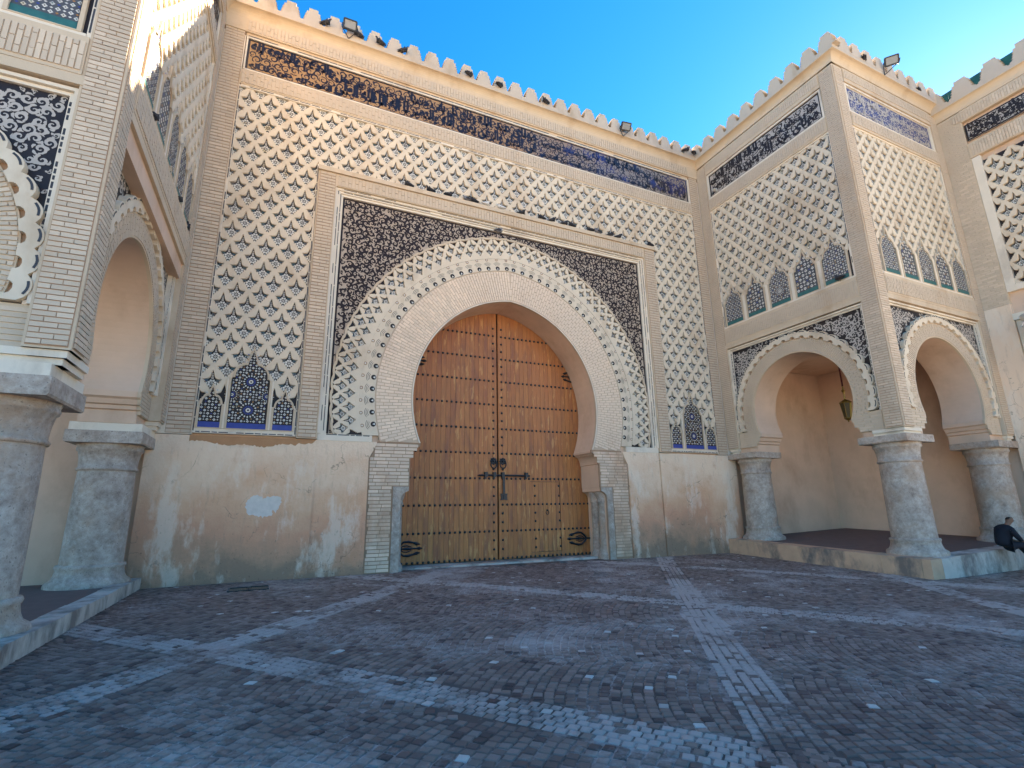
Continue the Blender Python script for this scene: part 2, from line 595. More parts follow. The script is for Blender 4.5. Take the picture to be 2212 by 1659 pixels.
# flower inlay, unit cell width 1, lies on its own z = 0
fl = MB()
def _q(pts, m, z=.01):
    fl.poly([(x, y, z) for x, y in pts], m)
def _sq(x, y, r, m, z=.01, a=PI/4):
    _q([(x+r*math.cos(a+i*PI/2), y+r*math.sin(a+i*PI/2)) for i in range(4)], m, z)
for sg in (1, -1):
    _q([(sg*.13, .20), (sg*.34, .185), (sg*.27, .085), (sg*.15, .06)], 2)
for i in range(8):
    a = i*PI/4+PI/8
    for rr, wd, mm in ((.125, .05, 0),):
        c, s_ = math.cos(a), math.sin(a)
        _q([(c*.055, -.01+s_*.055), (c*rr-s_*wd, -.01+s_*rr+c*wd), (c*.175, -.01+s_*.175), (c*rr+s_*wd, -.01+s_*rr-c*wd)], 0, .012)
_sq(0, -.01, .05, 0, .014, 0)
_sq(0, -.01, .022, 1, .018, 0)
for y, r in ((.21, .052), (.30, .045), (.385, .036)):
    _sq(0, y, r, 0, .012)
    _sq(0, y, r*.42, 1, .016)
_sq(0, -.235, .045, 0, .012)
for sg in (1, -1):
    _sq(sg*.195, .01, .04, 0, .012)
def flower_at(pc, fr, u, v, n, w, asp, ang=0):
    ca, sa = math.cos(ang), math.sin(ang)
    w *= 1.1
    ax = (fr.ux*ca+Z*sa)*w
    ay = (-fr.ux*sa+Z*ca)*w*asp/1.22
    az = fr.nn*w
    c = fr.p(u-math.sin(ang)*.03*w, v+math.cos(ang)*.03*w, n)
    pc.add(Matrix(((ax.x, ay.x, az.x, c.x), (ax.y, ay.y, az.y, c.y), (ax.z, ay.z, az.z, c.z), (0, 0, 0, 1))))
FMATS = ['twhite', 'tblack', 'accent']

# ------------------------------------------------------------------ scroll work
def ribbon(mb, fr, pts, ws, n, mat=0):
    K = len(pts)
    prev = None
    for i in range(K):
        a, b = pts[max(i-1, 0)], pts[min(i+1, K-1)]
        dx, dy = b[0]-a[0], b[1]-a[1]
        l = math.hypot(dx, dy) or 1
        nx, ny = -dy/l*ws[i], dx/l*ws[i]
        cur = (fr.p(pts[i][0]+nx, pts[i][1]+ny, n), fr.p(pts[i][0]-nx, pts[i][1]-ny, n))
        if prev:
            mb.poly([prev[0], prev[1], cur[1], cur[0]], mat)
        prev = cur
def scrolls(mb, fr, ok, u0, u1, v0, v1, pitch, n, wd):
    rows = int((v1-v0)/(pitch*.9))+1
    for i in range(rows):
        cols = int((u1-u0)/pitch)+1
        for j in range(cols):
            u = u0+(j+.5+(i % 2)*.5)*pitch+(R()-.5)*pitch*.3
            v = v0+(i+.5)*pitch*.9+(R()-.5)*pitch*.3
            for q_ in (.42, .30, .20, .12):
                if ok(u, v, pitch*q_):
                    r = pitch*(q_+.05)
                    break
            else:
                continue
            sg = 1 if R() < .5 else -1
            a = R()*2*PI
            K = 13
            P, W = [], []
            for k in range(K):
                t = k/(K-1)
                rr = r*(1-.80*t)
                P.append((u+rr*math.cos(a+sg*t*7.4), v+rr*math.sin(a+sg*t*7.4)))
                W.append(wd*(.45+1.0*math.sin(PI*min(1, t*1.15+.05))) * r/(pitch*.47))
            ribbon(mb, fr, P, W, n+R()*.002)
            # tail leaf
            for q in range(3):
                b = a+2.1*q+R()
                x0, y0 = u+r*math.cos(b), v+r*math.sin(b)
                d = b+sg*(.9+R()*.5)
                ln = r*(.75+R()*.5)
                P = [(x0+ln*t*math.cos(d+sg*t*.9), y0+ln*t*math.sin(d+sg*t*.9)) for t in (0, .3, .6, 1)]
                if ok(*P[-1], wd):
                    ribbon(mb, fr, P, [wd*.5, wd*1.25, wd*.95, wd*.1], n+.0025+R()*.002)

# ------------------------------------------------------------------ geometric mosaic
def zellij(mb, fr, inside, u0, u1, v0, v1, n, s, star=None, tint=0):
    """mats: 0 white 1 black 2 blue 3 ochre 4 teal"""
    stars = star or []
    rows, cols = int((v1-v0)/s)+1, int((u1-u0)/s)+1
    for i in range(rows):
        for j in range(cols):
            u, v = u0+(j+.5)*s, v0+(i+.5)*s
            if not inside(u, v):
                continue
            if any((u-a)**2+(v-b)**2 < (r*1.02)**2 for a, b, r in stars):
                continue
            k = (i+2*j) % 5
            c = 0 if (i+j) % 2 == 0 else (3 if k == 1 else 2 if k == 3 else 0)
            r = s*(.48 if (i+j) % 2 == 0 else .30)
            m = 8 if (i+j) % 2 == 0 else 4
            mb.poly([fr.p(u+r*(1 if q % 2 == 0 else .68)*math.cos(2*PI*q/m), v+r*(1 if q % 2 == 0 else .68)*math.sin(2*PI*q/m), n+.003) for q in range(m)], c)
            if (i+j) % 2 == 0:
                mb.poly([fr.p(u+r*.34*math.cos(2*PI*q/4), v+r*.34*math.sin(2*PI*q/4), n+.006) for q in range(4)], 1 if k else 4)
    for a, b, r in stars:
        for q in range(16):
            t = 2*PI*q/16
            for ra, rb, wd, m in ((.24, .50, .055, 2 if tint else 0), (.55, .78, .085, 0), (.82, 1.0, .075, 3 if q % 2 else 0)):
                c, s_ = math.cos(t), math.sin(t)
                mid = (ra+rb)/2
                mb.poly([fr.p(a+r*(c*x-s_*y), b+r*(s_*x+c*y), n+.004) for x, y in ((ra, 0), (mid, wd), (rb, 0), (mid, -wd))], m)
        mb.poly([fr.p(a+r*.22*math.cos(2*PI*q/12), b+r*.22*math.sin(2*PI*q/12), n+.004) for q in range(12)], 0)
        mb.poly([fr.p(a+r*.10*math.cos(2*PI*q/8), b+r*.10*math.sin(2*PI*q/8), n+.007) for q in range(8)], 1)
ZM = ['twhite', 'tblack', 'tblue', 'torange', 'tteal']
def niche_outline(c, hw, v0, vs, top, N=5):
    """cusped niche: upright sides, shoulder notch, round head, pointed finial"""
    L = [(c-hw, v0), (c-hw, vs), (c-hw*.84, vs), (c-hw*.84, vs+hw*.12)]
    for i in range(N+1):
        a = PI*.5*i/N
        L.append((c-hw*.24-hw*.60*math.cos(a), vs+hw*.12+(top-vs-hw*.60)*.62*math.sin(a)))
    L += [(c-hw*.22, L[-1][1]+hw*.14), (c-hw*.10, top-hw*.28), (c, top)]
    return L+[(2*c-a, b) for a, b in reversed(L[:-1])]
def in_niche(c, hw, v0, vs, top):
    def f(u, v):
        d = abs(u-c)
        if v < v0 or v > top:
            return False
        if v < vs:
            return d < hw*.95
        t = (v-vs)/(top-vs)
        return d < hw*.8*math.sqrt(max(0, 1-t*t))
    return f

# ------------------------------------------------------------------ arabic lettering
AR = {'ا': (0xFE8D, 0xFE8E, 0, 0), 'ب': (0xFE8F, 0xFE90, 0xFE91, 0xFE92), 'ت': (0xFE95, 0xFE96, 0xFE97, 0xFE98), 'ج': (0xFE9D, 0xFE9E, 0xFE9F, 0xFEA0), 'ح': (0xFEA1, 0xFEA2, 0xFEA3, 0xFEA4), 'د': (0xFEA9, 0xFEAA, 0, 0), 'ر': (0xFEAD, 0xFEAE, 0, 0), 'س': (0xFEB1, 0xFEB2, 0xFEB3, 0xFEB4), 'ص': (0xFEB9, 0xFEBA, 0xFEBB, 0xFEBC), 'ع': (0xFEC9, 0xFECA, 0xFECB, 0xFECC), 'ف': (0xFED1, 0xFED2, 0xFED3, 0xFED4), 'ق': (0xFED5, 0xFED6, 0xFED7, 0xFED8), 'ك': (0xFED9, 0xFEDA, 0xFEDB, 0xFEDC), 'ل': (0xFEDD, 0xFEDE, 0xFEDF, 0xFEE0), 'م': (0xFEE1, 0xFEE2, 0xFEE3, 0xFEE4), 'ن': (0xFEE5, 0xFEE6, 0xFEE7, 0xFEE8), 'ه': (0xFEE9, 0xFEEA, 0xFEEB, 0xFEEC), 'و': (0xFEED, 0xFEEE, 0, 0), 'ي': (0xFEF1, 0xFEF2, 0xFEF3, 0xFEF4), 'ى': (0xFEEF, 0xFEF0, 0, 0)}
def shape(t):
    out = []
    for i, ch in enumerate(t):
        if ch not in AR:
            out.append(ch)
            continue
        f = AR[ch]
        pv = i > 0 and t[i-1] in AR and AR[t[i-1]][2]
        nx = i+1 < len(t) and t[i+1] in AR and f[2]
        out.append(chr(f[3 if pv and nx else 1 if pv else 2 if nx else 0]))
    return ''.join(reversed(out))
def letters(mb, fr, text, u0, u1, vb, vh, n, mat=0, bold=.02):
    c = bpy.data.curves.new('lettering', 'FONT')
    c.body = shape(text)
    c.resolution_u = 1
    c.offset = .017/((u1-u0)/(.48*len(text)))
    o = bpy.data.objects.new('lettering', c)
    COL.objects.link(o)
    dg = bpy.context.evaluated_depsgraph_get()
    me = bpy.data.meshes.new_from_object(o.evaluated_get(dg))
    bpy.data.objects.remove(o)
    bpy.data.curves.remove(c)
    xs = [v.co.x for v in me.vertices]
    ys = [v.co.y for v in me.vertices]
    x0, x1, y0, y1 = min(xs), max(xs), min(ys), max(ys)
    k = len(mb.v)
    for v in me.vertices:
        mb.v.append(tuple(fr.p(u0+(v.co.x-x0)/(x1-x0)*(u1-u0), vb+(v.co.y-y0)/(y1-y0)*vh, n)))
    for p in me.polygons:
        mb.f.append(tuple(k+i for i in p.vertices))
        mb.m.append(mat)
    bpy.data.meshes.remove(me)
LINES = ['الحمد لله وحده لا اله', 'والحكم والرفعه لله', 'لا اله الا الله العلى', 'باب منصور قد كمل', 'بعون الله والنصر', 'وفاق كل باب حسنا', 'فى العلو والرقى', 'مولاى عبد الله', 'امير المومنين المنصور', 'نجل مولانا اسمعيل']
# written so that it reads from the right end of the band to the left

# ------------------------------------------------------------------ framed pieces used on every face
def frame_strip(mb, fr, u0, u1, v0, v1, w, n0, n1, mat=0, sides='lrtb'):
    if 'l' in sides:
        mb.box(fr, u0-w, u0, v0-w, v1+w, n0, n1, mat)
    if 'r' in sides:
        mb.box(fr, u1, u1+w, v0-w, v1+w, n0, n1, mat)
    if 't' in sides:
        mb.box(fr, u0+.001, u1-.001, v1, v1+w, n0, n1-.002, mat)
    if 'b' in sides:
        mb.box(fr, u0+.001, u1-.001, v0-w, v0, n0, n1-.002, mat)
def dashes(mb, fr, u0, v0, u1, v1, n, mat=0, w=.012, ln=.14):
    L = math.hypot(u1-u0, v1-v0)
    x = 0
    while x < L-.05:
        l = ln*(.5+R())
        if R() < .85:
            e = min(L, x+l)
            du, dv = (u1-u0)/L, (v1-v0)/L
            a, b = (u0+du*x, v0+dv*x), (u0+du*e, v0+dv*e)
            mb.poly([fr.p(a[0]-dv*w, a[1]+du*w, n), fr.p(b[0]-dv*w, b[1]+du*w, n), fr.p(b[0]+dv*w, b[1]-du*w, n), fr.p(a[0]+dv*w, a[1]-du*w, n)], mat)
        x += l+.03
def vb_(v0, row, H):
    return v0+.045+row*H*.44
def inscription(owner, fr, u0, u1, v0, v1, n, lines, ground='insg', text='inst', lab=None):
    p = part('inscription_band', MB().box(fr, u0, u1, v0, v1, n-.06, n), ground, owner, label=lab)
    mb = MB()
    H = v1-v0
    L = u1-u0
    # border bars
    mb.box(fr, u0+.001, u1-.001, v0+.001, v0+.05, n, n+.006)
    mb.box(fr, u0+.001, u1-.001, v1-.05, v1-.001, n, n+.006)
    mb.box(fr, u0+.001, u0+.06, v0+.052, v1-.052, n, n+.006)
    mb.box(fr, u1-.06, u1-.001, v0+.052, v1-.052, n, n+.006)
    k = max(1, round(L/2.55))
    seg = (L-.16)/k
    for i in range(k):
        a = u0+.08+i*seg
        for row in range(2):
            t = LINES[lines[(i*2+row) % len(lines)]]
            letters(mb, fr, t, a, a+seg-.05, vb_(v0, row, H), H*.53, n+.008+row*.003, bold=.065)
    part('lettering', mb, text, p)
    sc = MB()
    scrolls(sc, fr, lambda u, v, m: u0+.06+m < u < u1-.06-m and v0+.05+m < v < v1-.05-m, u0+.05, u1-.05, v0+.05, v1-.05, H*.24, n+.004, .016)
    part('scroll_filling', sc, text, p, kind='stuff')
def cornice(owner, fr, u0, u1, vb, vt, out, mats='stucco', name='cornice', m0=0, m1=0):
    mb = MB()
    pr = [(-.2, vb), (.025, vb), (.03, vb+.02)]
    for i in range(7):
        a = PI/2*i/6
        pr.append((.03+(out-.03)*(1-math.cos(a)), vb+.03+(vt-vb-.05)*math.sin(a)))
    pr += [(out+.02, vt-.015), (out+.02, vt), (-.2, vt)]
    for i in range(len(pr)):
        (a, b), (c, d) = pr[i], pr[(i+1) % len(pr)]
        A_, C_ = max(a, 0), max(c, 0)
        mb.poly([fr.p(u0-m0*A_, b, a), fr.p(u1+m1*A_, b, a), fr.p(u1+m1*C_, d, c), fr.p(u0-m0*C_, d, c)])
    for u, mm in ((u0, -m0), (u1, m1)):
        mb.poly([fr.p(u+mm*max(a, 0), b, a) for a, b in pr])
    return part(name, mb, mats, owner)
def merlon_mesh(w, h, d):
    T = [(.5, 0), (.5, .08), (.44, .10), (.36, .20), (.43, .22), (.335, .36), (.40, .38), (.30, .52), (.37, .54), (.285, .66), (.32, .68), (.31, .78), (.215, .78), (.215, 1)]
    out = [(x*w, y*h) for x, y in T]
    out = out+[(-x, y) for x, y in reversed(out)]
    fr = Frame((0, 0, 0), (1, 0, 0), (0, -1, 0))
    return MB().plate(fr, out, -d, 0).mesh('merlon', ['parapet'])
def merlons(owner, fr, us, v0, w, h, n, d=.28):
    me = merlon_mesh(w, h, d)
    for u in us:
        o = link('merlon', me, owner)
        c = fr.p(u, v0, n)
        ax, az, sc = fr.ux, -fr.nn, 1-R()*.03
        o.matrix_basis = Matrix(((ax.x, az.x, 0, c.x), (ax.y, az.y, 0, c.y), (0, 0, sc, c.z), (0, 0, 0, 1)))
def roof_tiles(owner, fr, u0, u1, v0, v1, n):
    me = MB().box(Frame((0, 0, 0), (1, 0, 0), (0, -1, 0)), -.5, .5, 0, v1-v0, -.10, 0).mesh('roof_tile', ['tgreen'])
    k = max(1, round((u1-u0)/.64))
    s = (u1-u0)/k
    for i in range(k):
        o = link('roof_tile', me, owner)
        c = fr.p(u0+(i+.5)*s, v0, n-.02*R())
        ax, az = fr.ux*(s-.012), -fr.nn
        o.matrix_basis = Matrix(((ax.x, az.x, 0, c.x), (ax.y, az.y, 0, c.y), (0, 0, 1, c.z), (0, 0, 0, 1)))
def ring_bricks(pc, fr, C, zc, e, r1, r2, z0, n, courses, th=.075, d=.014):
    """radial bricks of an arch"""
    cl = (r2-r1)/courses
    rm = (r1+r2)/2
    a0 = math.asin(max(-1, (z0-zc)/r1))
    a1 = math.acos(e/rm)
    K = int((a1-a0)*rm/th)
    for i in range(K):
        a = a0+(i+.5)*(a1-a0)/K
        sh = (i % 2)*.5+(i % 3)*.07
        bounds = [r1+.01]+[r1+(k+sh)*cl for k in range(courses+1) if r1+.08 < r1+(k+sh)*cl < r2-.06]+[r2-.01]
        for b0, b1 in zip(bounds, bounds[1:]):
            rr = (b0+b1)/2
            for sg in (1, -1):
                u = C+sg*(rr*math.cos(a)-e)
                v = zc+rr*math.sin(a)
                if v-abs(math.cos(a))*.03 < z0:
                    continue
                pc.brick(fr, u, v, n, b1-b0-.016, (a1-a0)/K*rr-.018, d+R()*.005, a if sg > 0 else PI-a)
def lobed_ring(C, zc, e, r1, r2, z0, k, amp):
    """scalloped band: lobes outside, little round notches inside"""
    def ang(r):
        return math.asin((z0-zc)/r), math.acos(e/r)
    outer, inner = [], []
    a0, a1 = ang(r2)
    for i in range(k):
        for j in range(6):
            t = (i+j/6)/k
            a = a0+(a1-a0)*t
            rr = r2+amp*abs(math.sin(PI*t*k))**.7
            outer.append((C+e-rr*math.cos(a), zc+rr*math.sin(a)))
    outer.append((C, zc+math.sqrt(r2*r2-e*e)))
    a0, a1 = ang(r1)
    for i in range(k):
        for t, dr in ((.0, 0), (.24, 0), (.26, .5), (.34, .9), (.5, 1.05), (.66, .9), (.74, .5), (.76, 0)):
            a = a0+(a1-a0)*(i+t)/k
            rr = r1+dr*(r2-r1)*.46
            inner.append((C+e-rr*math.cos(a), zc+rr*math.sin(a)))
    inner.append((C, zc+math.sqrt(r1*r1-e*e)))
    O = outer+[(2*C-a, b) for a, b in reversed(outer[:-1])]
    I = inner+[(2*C-a, b) for a, b in reversed(inner[:-1])]
    return O+I[::-1]

# ================================================================== ground
XL, XR, CX = -2.55, 15.74, 6.61
YTR, YTL = -6.17, -6.27
def gz(x, y):
    xx, yy = min(max(x, 0), 24), min(max(y, -9), 0)
    return -.0055*min(xx, 16)+.0022*min(xx, 16)*yy
def grid_sheet(xs, ys, f, mat, name):
    mb = MB()
    W = len(xs)
    for y in ys:
        for x in xs:
            mb.v.append((x, y, f(x, y)))
    for j in range(len(ys)-1):
        for i in range(W-1):
            mb.f.append((j*W+i, j*W+i+1, (j+1)*W+i+1, (j+1)*W+i)); mb.m.append(0)
    return mb
gxs = [-300, -60, -25]+[-8+i for i in range(0, 40)]+[45, 80, 300]
gys = [-400, -120, -60, -30]+[-22+i for i in range(0, 24)]+[10, 60, 300]
pave = link('paved_ground', grid_sheet(gxs, gys, lambda x, y: gz(x, y)-.006, 0, '').mesh('paved_ground', ['pavejoint']))
pave['kind'] = 'structure'
PINV[pave.name] = Matrix.Identity(4)
sq = link('square_bounce_paving', grid_sheet([-260, -60, -10, 20, 60, 260], [-380, -100, -50, -28, -16.2], lambda x, y: gz(x, y)+.004, 0, '').mesh('square_bounce_paving', ['square']))  # unseen part of the square, made pale and close to bounce sunlight onto the walls
sq['kind'] = 'structure'
# pale bands of straight courses, a diagonal net of squares 6 m apart
A_DIR = Vector((-.605, -.796))
B_DIR = Vector((.63, -.776))
nA = Vector((A_DIR.y, -A_DIR.x)); nB = Vector((B_DIR.y, -B_DIR.x))
bandsA = [nA.dot(Vector(p)) for p in ((2.61, -2.53), (7.01, -6.76), (10.9, -10.9))]
bandsB = [nB.dot(Vector(p)) for p in ((6.04, -5.28), (1.07, -8.78), (11.2, -2.5))]
def band(x, y):
    p = Vector((x, y))
    d = min(abs(nA.dot(p)-b) for b in bandsA)
    e = min(abs(nB.dot(p)-b) for b in bandsB)
    return d, e
def blocked(x, y):
    return (-.76 < x < .07 and -1.66 < y < -1.08) or y > -.06 or (x < -2.5 and y > -7.2) or (x > 15.15 and y > -6.45)
def sett_tpl(v):
    rr = random.Random(v)
    q = []
    for i in range(4):
        sx, sy = ((-1, -1), (1, -1), (1, 1), (-1, 1))[i]
        q.append((sx*(.5-.09*rr.random()), sy*(.5-.09*rr.random())))
    mb = MB()
    for s_, z in ((1.0, -.03), (.985, -.003), (.84, .004)):
        mb.v += [(x*s_, y*s_, z) for x, y in q]
    mb.f = [(8, 9, 10, 11)]+[(k*4+i, k*4+(i+1) % 4, (k+1)*4+(i+1) % 4, (k+1)*4+i) for k in range(2) for i in range(4)]
    mb.m = [0]*len(mb.f)
    return mb
STPL = [sett_tpl(k) for k in range(6)]
setts = []
def put_sett(x, y, a, sx, sy, pale):
    if blocked(x, y) or x < -4 or x > 26:
        return
    p = Vector((x, y, gz(x, y)))
    if not seen(p, 1.12) or depth(p) < 1:
        return
    setts.append((depth(p), x, y, a, sx, sy, pale))
P_ = .10
# straight bands
for dirv, nv, bs in ((A_DIR, nA, bandsA), (B_DIR, nB, bandsB)):
    ang = math.atan2(dirv.y, dirv.x)
    for b in bs:
        for r in range(5):
            o_ = b+(r-2)*P_*1.04
            t = -30 + (r % 2)*.06
            while t < 30:
                x, y = nv.x*o_+dirv.x*t, nv.y*o_+dirv.y*t
                put_sett(x, y, ang+(R()-.5)*.12, P_*(.88+.1*R()), P_*(.88+.08*R()), 1.0 if R() < .85 else 0.0)
                t += P_*1.03
# fans between the bands
aB = math.atan2(B_DIR.y, B_DIR.x)
FW, FR_ = 2.0, 3.6
for i in range(-26, 30):
    ac = i*FW
    for k in range(-305, 305):
        t = -FW/2+R()*.08
        while t < FW/2-.03:
            bb = k*P_+math.sqrt(FR_*FR_-t*t)
            aa = ac+t
            x = -aa*A_DIR.x*-1+bb*-nA.x*-1
            y = aa*A_DIR.y+bb*nA.y
            x = aa*A_DIR.x+bb*nA.x
            if -4 < x < 26 and -13.8 < y < 0:
                d, e = band(x, y)
                if d > .295 and e > .295:
                    sl_ = math.atan2(-t, math.sqrt(FR_*FR_-t*t))
                    put_sett(x+(R()-.5)*.012, y+(R()-.5)*.012, math.atan2(A_DIR.y, A_DIR.x)-sl_+(R()-.5)*.2, P_*(.90+.10*R()), P_*(.91+.08*R()), .0)
            t += P_*1.0
setts.sort()
def sett_mats(s_):
    _, x, y, a, sx, sy, pale = s_
    return Matrix.Translation((x, y, gz(x, y)+(R()-.5)*.003)) @ Matrix.Rotation(a, 4, 'Z') @ Matrix.Rotation((R()-.5)*.025, 4, 'X') @ Matrix.Rotation((R()-.5)*.025, 4, 'Y') @ Matrix.Diagonal((sx, sy, 1, 1))
near = [s_ for s_ in setts if seen((s_[1], s_[2], gz(s_[1], s_[2])), 1.0)][:290]
nid = set(map(id, near))
def attrs(me, tone, pale):
    for nm, vals in (('tone', tone), ('pale', pale)):
        at = me.attributes.new(nm, 'FLOAT', 'FACE')
        at.data.foreach_set('value', vals)
smesh = []
for k, tp in enumerate(STPL):
    row = []
    for pale in (0, 1):
        me = tp.mesh('sett', ['sett'])
        attrs(me, [k*.17]*len(tp.f), [float(pale)]*len(tp.f))
        row.append(me)
    smesh.append(row)
for i, s_ in enumerate(near):
    o = link('sett', smesh[i*5 % 6][int(s_[6])], pave)
    o.matrix_basis = sett_mats(s_)
mb = MB()
tone, pl = [], []
for s_ in setts:
    if id(s_) in nid:
        continue
    tp = STPL[int(R()*6)]
    m = sett_mats(s_)
    k = len(mb.v)
    mb.v += [tuple(m @ Vector(v)) for v in tp.v]
    mb.f += [tuple(k+i for i in f) for f in tp.f]
    mb.m += tp.m
    q = R()
    tone += [q]*len(tp.f)
    pl += [s_[6]]*len(tp.f)
o = part('setts', mb, 'sett', pave, kind='stuff')
attrs(o.data, tone, pl)

# ================================================================== the gate wall
gate = thing('gate_wall', 'tall cream gate wall with a horseshoe doorway framed by dark mosaic', 'gate wall', (CX, 0, 0))
FA = Frame((0, 0, 0), (1, 0, 0), (0, -1, 0))
bk = Pieces('brick', 'brickwork', ub, ['brick'], gate)
bv = Pieces('voussoir', 'voussoirs', ub, ['brickpale'], gate)
bj = Pieces('jamb_brick', 'jamb_bricks', ub, ['brickjamb'], gate)
fw = Pieces('tile_flower', 'tile_flowers', fl, FMATS, gate)
ZC, E_ = 4.80, .347
HW = 3.19
R_IN, R_V, R_D = HW+E_, 4.63, 5.80
def door_profile(d=0.0, z0=-.45):
    hw = HW+d
    left = [(CX-3.43-d, z0), (CX-3.43-d, 1.90), (CX-3.41-d, 1.98), (CX-3.34-d, 2.06), (CX-3.25-d, 2.10), (CX-3.215-d, 2.12), (CX-3.215-d, 2.24)]
    left += [(CX-3.20-d, 2.245), (CX-3.20-d, 3.00), (CX-3.17-d, 3.02)]
    for i in range(7):
        a = PI/2*i/6
        left.append((CX-3.17-d+.17*(1-math.cos(a)), 3.05+.27*math.sin(a)))
    left += [(CX-2.99-d, 3.36), (CX-2.92-d, 3.38), (CX-2.92-d, 3.46)]
    A = arc(CX, ZC, E_, R_IN+d, 3.47)
    right = [(2*CX-a, b) for a, b in reversed(left)]
    return left+A+right
prof = door_profile()
outer = [(-8.9, -.45)]+prof+[(22.1, -.45), (22.1, 16.25), (-8.9, 16.25)]
part('wall_core', MB().plate(FA, outer, -1.235, -.16), 'tan', gate)
part('wall_light_block', MB().box(FA, -8.9, 22.1, -.4, 16.2, -3.2, -1.55), 'roof', gate)  # unseen box added behind wall and door to keep light from leaking through
# door surround bricks stand on a plate that follows the opening
part('jamb_facing', MB().plate(FA, [(2.26, -.4)]+[p for p in door_profile() if p[1] < 3.47 and p[0] < CX]+[(3.70, 3.47), (2.47, 3.47), (2.40, 3.25), (2.30, 3.06), (2.26, 3.0)], -.16, -.10), 'joint', gate)
part('jamb_facing', MB().plate(FA, [(2*CX-a, b) for a, b in [(2.26, -.4)]+[p for p in door_profile() if p[1] < 3.47 and p[0] < CX]+[(3.70, 3.47), (2.47, 3.47), (2.40, 3.25), (2.30, 3.06), (2.26, 3.0)]], -.16, -.10), 'joint', gate)
ring = arc(CX, ZC, E_, R_V, 3.47)+arc(CX, ZC, E_, R_IN, 3.47)[::-1]
part('voussoir_backing', MB().plate(FA, ring, -.16, -.075), 'voussoirjoint', gate)
lip = arc(CX, ZC, E_, R_IN+.035, 3.47)+arc(CX, ZC, E_, R_IN, 3.47)[::-1]
part('arch_lip', MB().plate(FA, lip, -.08, -.055), 'pale', gate)
ring_bricks(bv, FA, CX, ZC, E_, R_IN+.04, R_V-.02, 3.50, -.075, 4, th=.088)
for sg in (1, -1):
    for r in range(35):
        z0 = r*.098
        zc = z0+.049
        inner = 3.66 if zc < 2.24 else 3.215 if zc < 3.02 else 3.10 if zc < 3.25 else 2.97
        outer_ = 4.34 if zc < 3.02 else 4.22
        if inner == 3.66:
            inner = 3.68
        x = inner+.015-(.30 if r % 2 else .0)-(r % 3)*.05
        while x < outer_-.03:
            a, b = max(x, inner+.015), min(x+.33, outer_-.012)
            if b-a > .05:
                bj.brick(FA, CX+sg*(a+b)/2, zc, -.10, b-a-.012, .078, .014+R()*.006)
            x += .33
# plaster dado: outer panels, inner panels one step back
def dado(u0, u1, n, mir=False):
    return MB().box(FA, u0, u1, -.4, 3.44, -.16, n)
part('plaster_dado', dado(XL-.3, .88, 0.0), 'plaster', gate)
part('plaster_dado', dado(12.36, XR+.3, 0.0), 'plaster', gate)
for sg in (0, 1):
    q = [(.883, -.4), (2.25, -.4), (2.25, 3.0), (2.28, 3.06), (2.38, 3.24), (2.45, 3.44), (.883, 3.44)]
    if sg:
        q = [(2*CX-a, b) for a, b in q]
    part('plaster_panel', MB().plate(FA, q, -.16, -.045), 'plaster', gate)
# ragged ochre band under the left tile panel and the white paint patch
rw = random.Random(5)
q = [(-2.0, 3.445)]
for i in range(72):
    u = -2.0+i*.0395
    q.append((u, 3.245+.035*math.sin(u*2.3)+.03*math.sin(u*7+1)+.045*rw.random()*rw.random()+(.05 if u > .4 else 0)))
q += [(.86, 3.445)]
part('ochre_band', MB().plate(FA, q, -.01, .006), 'rust', gate)
rw = random.Random(3)
for cx_, cz_, ra, rb_ in ((-.40, 1.80, .22, .17), (-.06, 1.83, .19, .15), (-.24, 1.62, .20, .09)):
    q = []
    for i in range(40):
        a = 2*PI*i/40
        k = 1+.22*rw.random()+.10*math.sin(3*a+cx_*9)
        drip = .10*rw.random() if math.sin(a) < -.55 else 0
        q.append((cx_+ra*math.cos(a)*k, cz_+rb_*math.sin(a)*k-drip))
    part('white_paint_patch', MB().plate(FA, q, -.01, .004+.0007*(cx_*cx_*9)), 'whitewash', gate)
# stone jambs with paired engaged colonnettes
for sg in (1, -1):
    fr = Frame((CX, 0, 0), (sg, 0, 0), (0, -1, 0))
    q = [(3.44, -.4), (3.66, -.4), (3.66, 2.235), (3.22, 2.235), (3.22, 2.125), (3.255, 2.105), (3.345, 2.065), (3.415, 1.985), (3.44, 1.90)]
    jm = part('stone_jamb', MB().plate(fr, q, -1.23, -.068), 'stone', gate)
    mb = MB()
    for yy in (.42, .82):
        mb.lathe((CX+sg*3.50, yy, 0), [(.25, -.3), (.25, .10), (.22, .14), (.19, .2), (.185, 1.72), (.21, 1.75), (.21, 1.80), (.19, 1.84), (.25, 2.02), (.26, 2.10)], 20)
    part('colonnette', mb, 'stone', gate, smooth=True)
part('door_sill', MB().box(FA, CX-3.4, CX+3.4, -.4, .012, -1.6, -.55), 'kerb', gate)
# sebka fields
W_, H_ = .573, .703
nb = -.068
lims = [((-1.93, .30), (3.62, 13.62)), ((12.92, 15.17), (3.62, 13.62)), ((.30, 12.92), (11.70, 13.62))]
placed = set()
for (a, b), (c, d) in lims:
    part('tile_backing', MB().box(FA, a, b, c, d, -.16, nb), 'tblack', gate)
    mb = MB()
    cs = grid_centers(a, b, c, d, W_, H_, -1.69, 9.67)
    lattice(mb, lambda u, v, n: FA.p(u, v, n), cs, W_, H_, ((a, b), (c, d)), -.012, nb)
    part('carved_net', mb, 'net', gate)
    for u, v in cs:
        key = (round(u, 2), round(v, 2))
        if key in placed or not (a-.1 < u < b+.1 and c-.05 < v < d+.05):
            continue
        if c < 4 and (v < 4.4 or (v < 5.35 and abs(u-(a+b)/2) < .55)):
            continue
        placed.add(key)
        flower_at(fw, FA, u, v, nb+.004, W_, H_/W_)
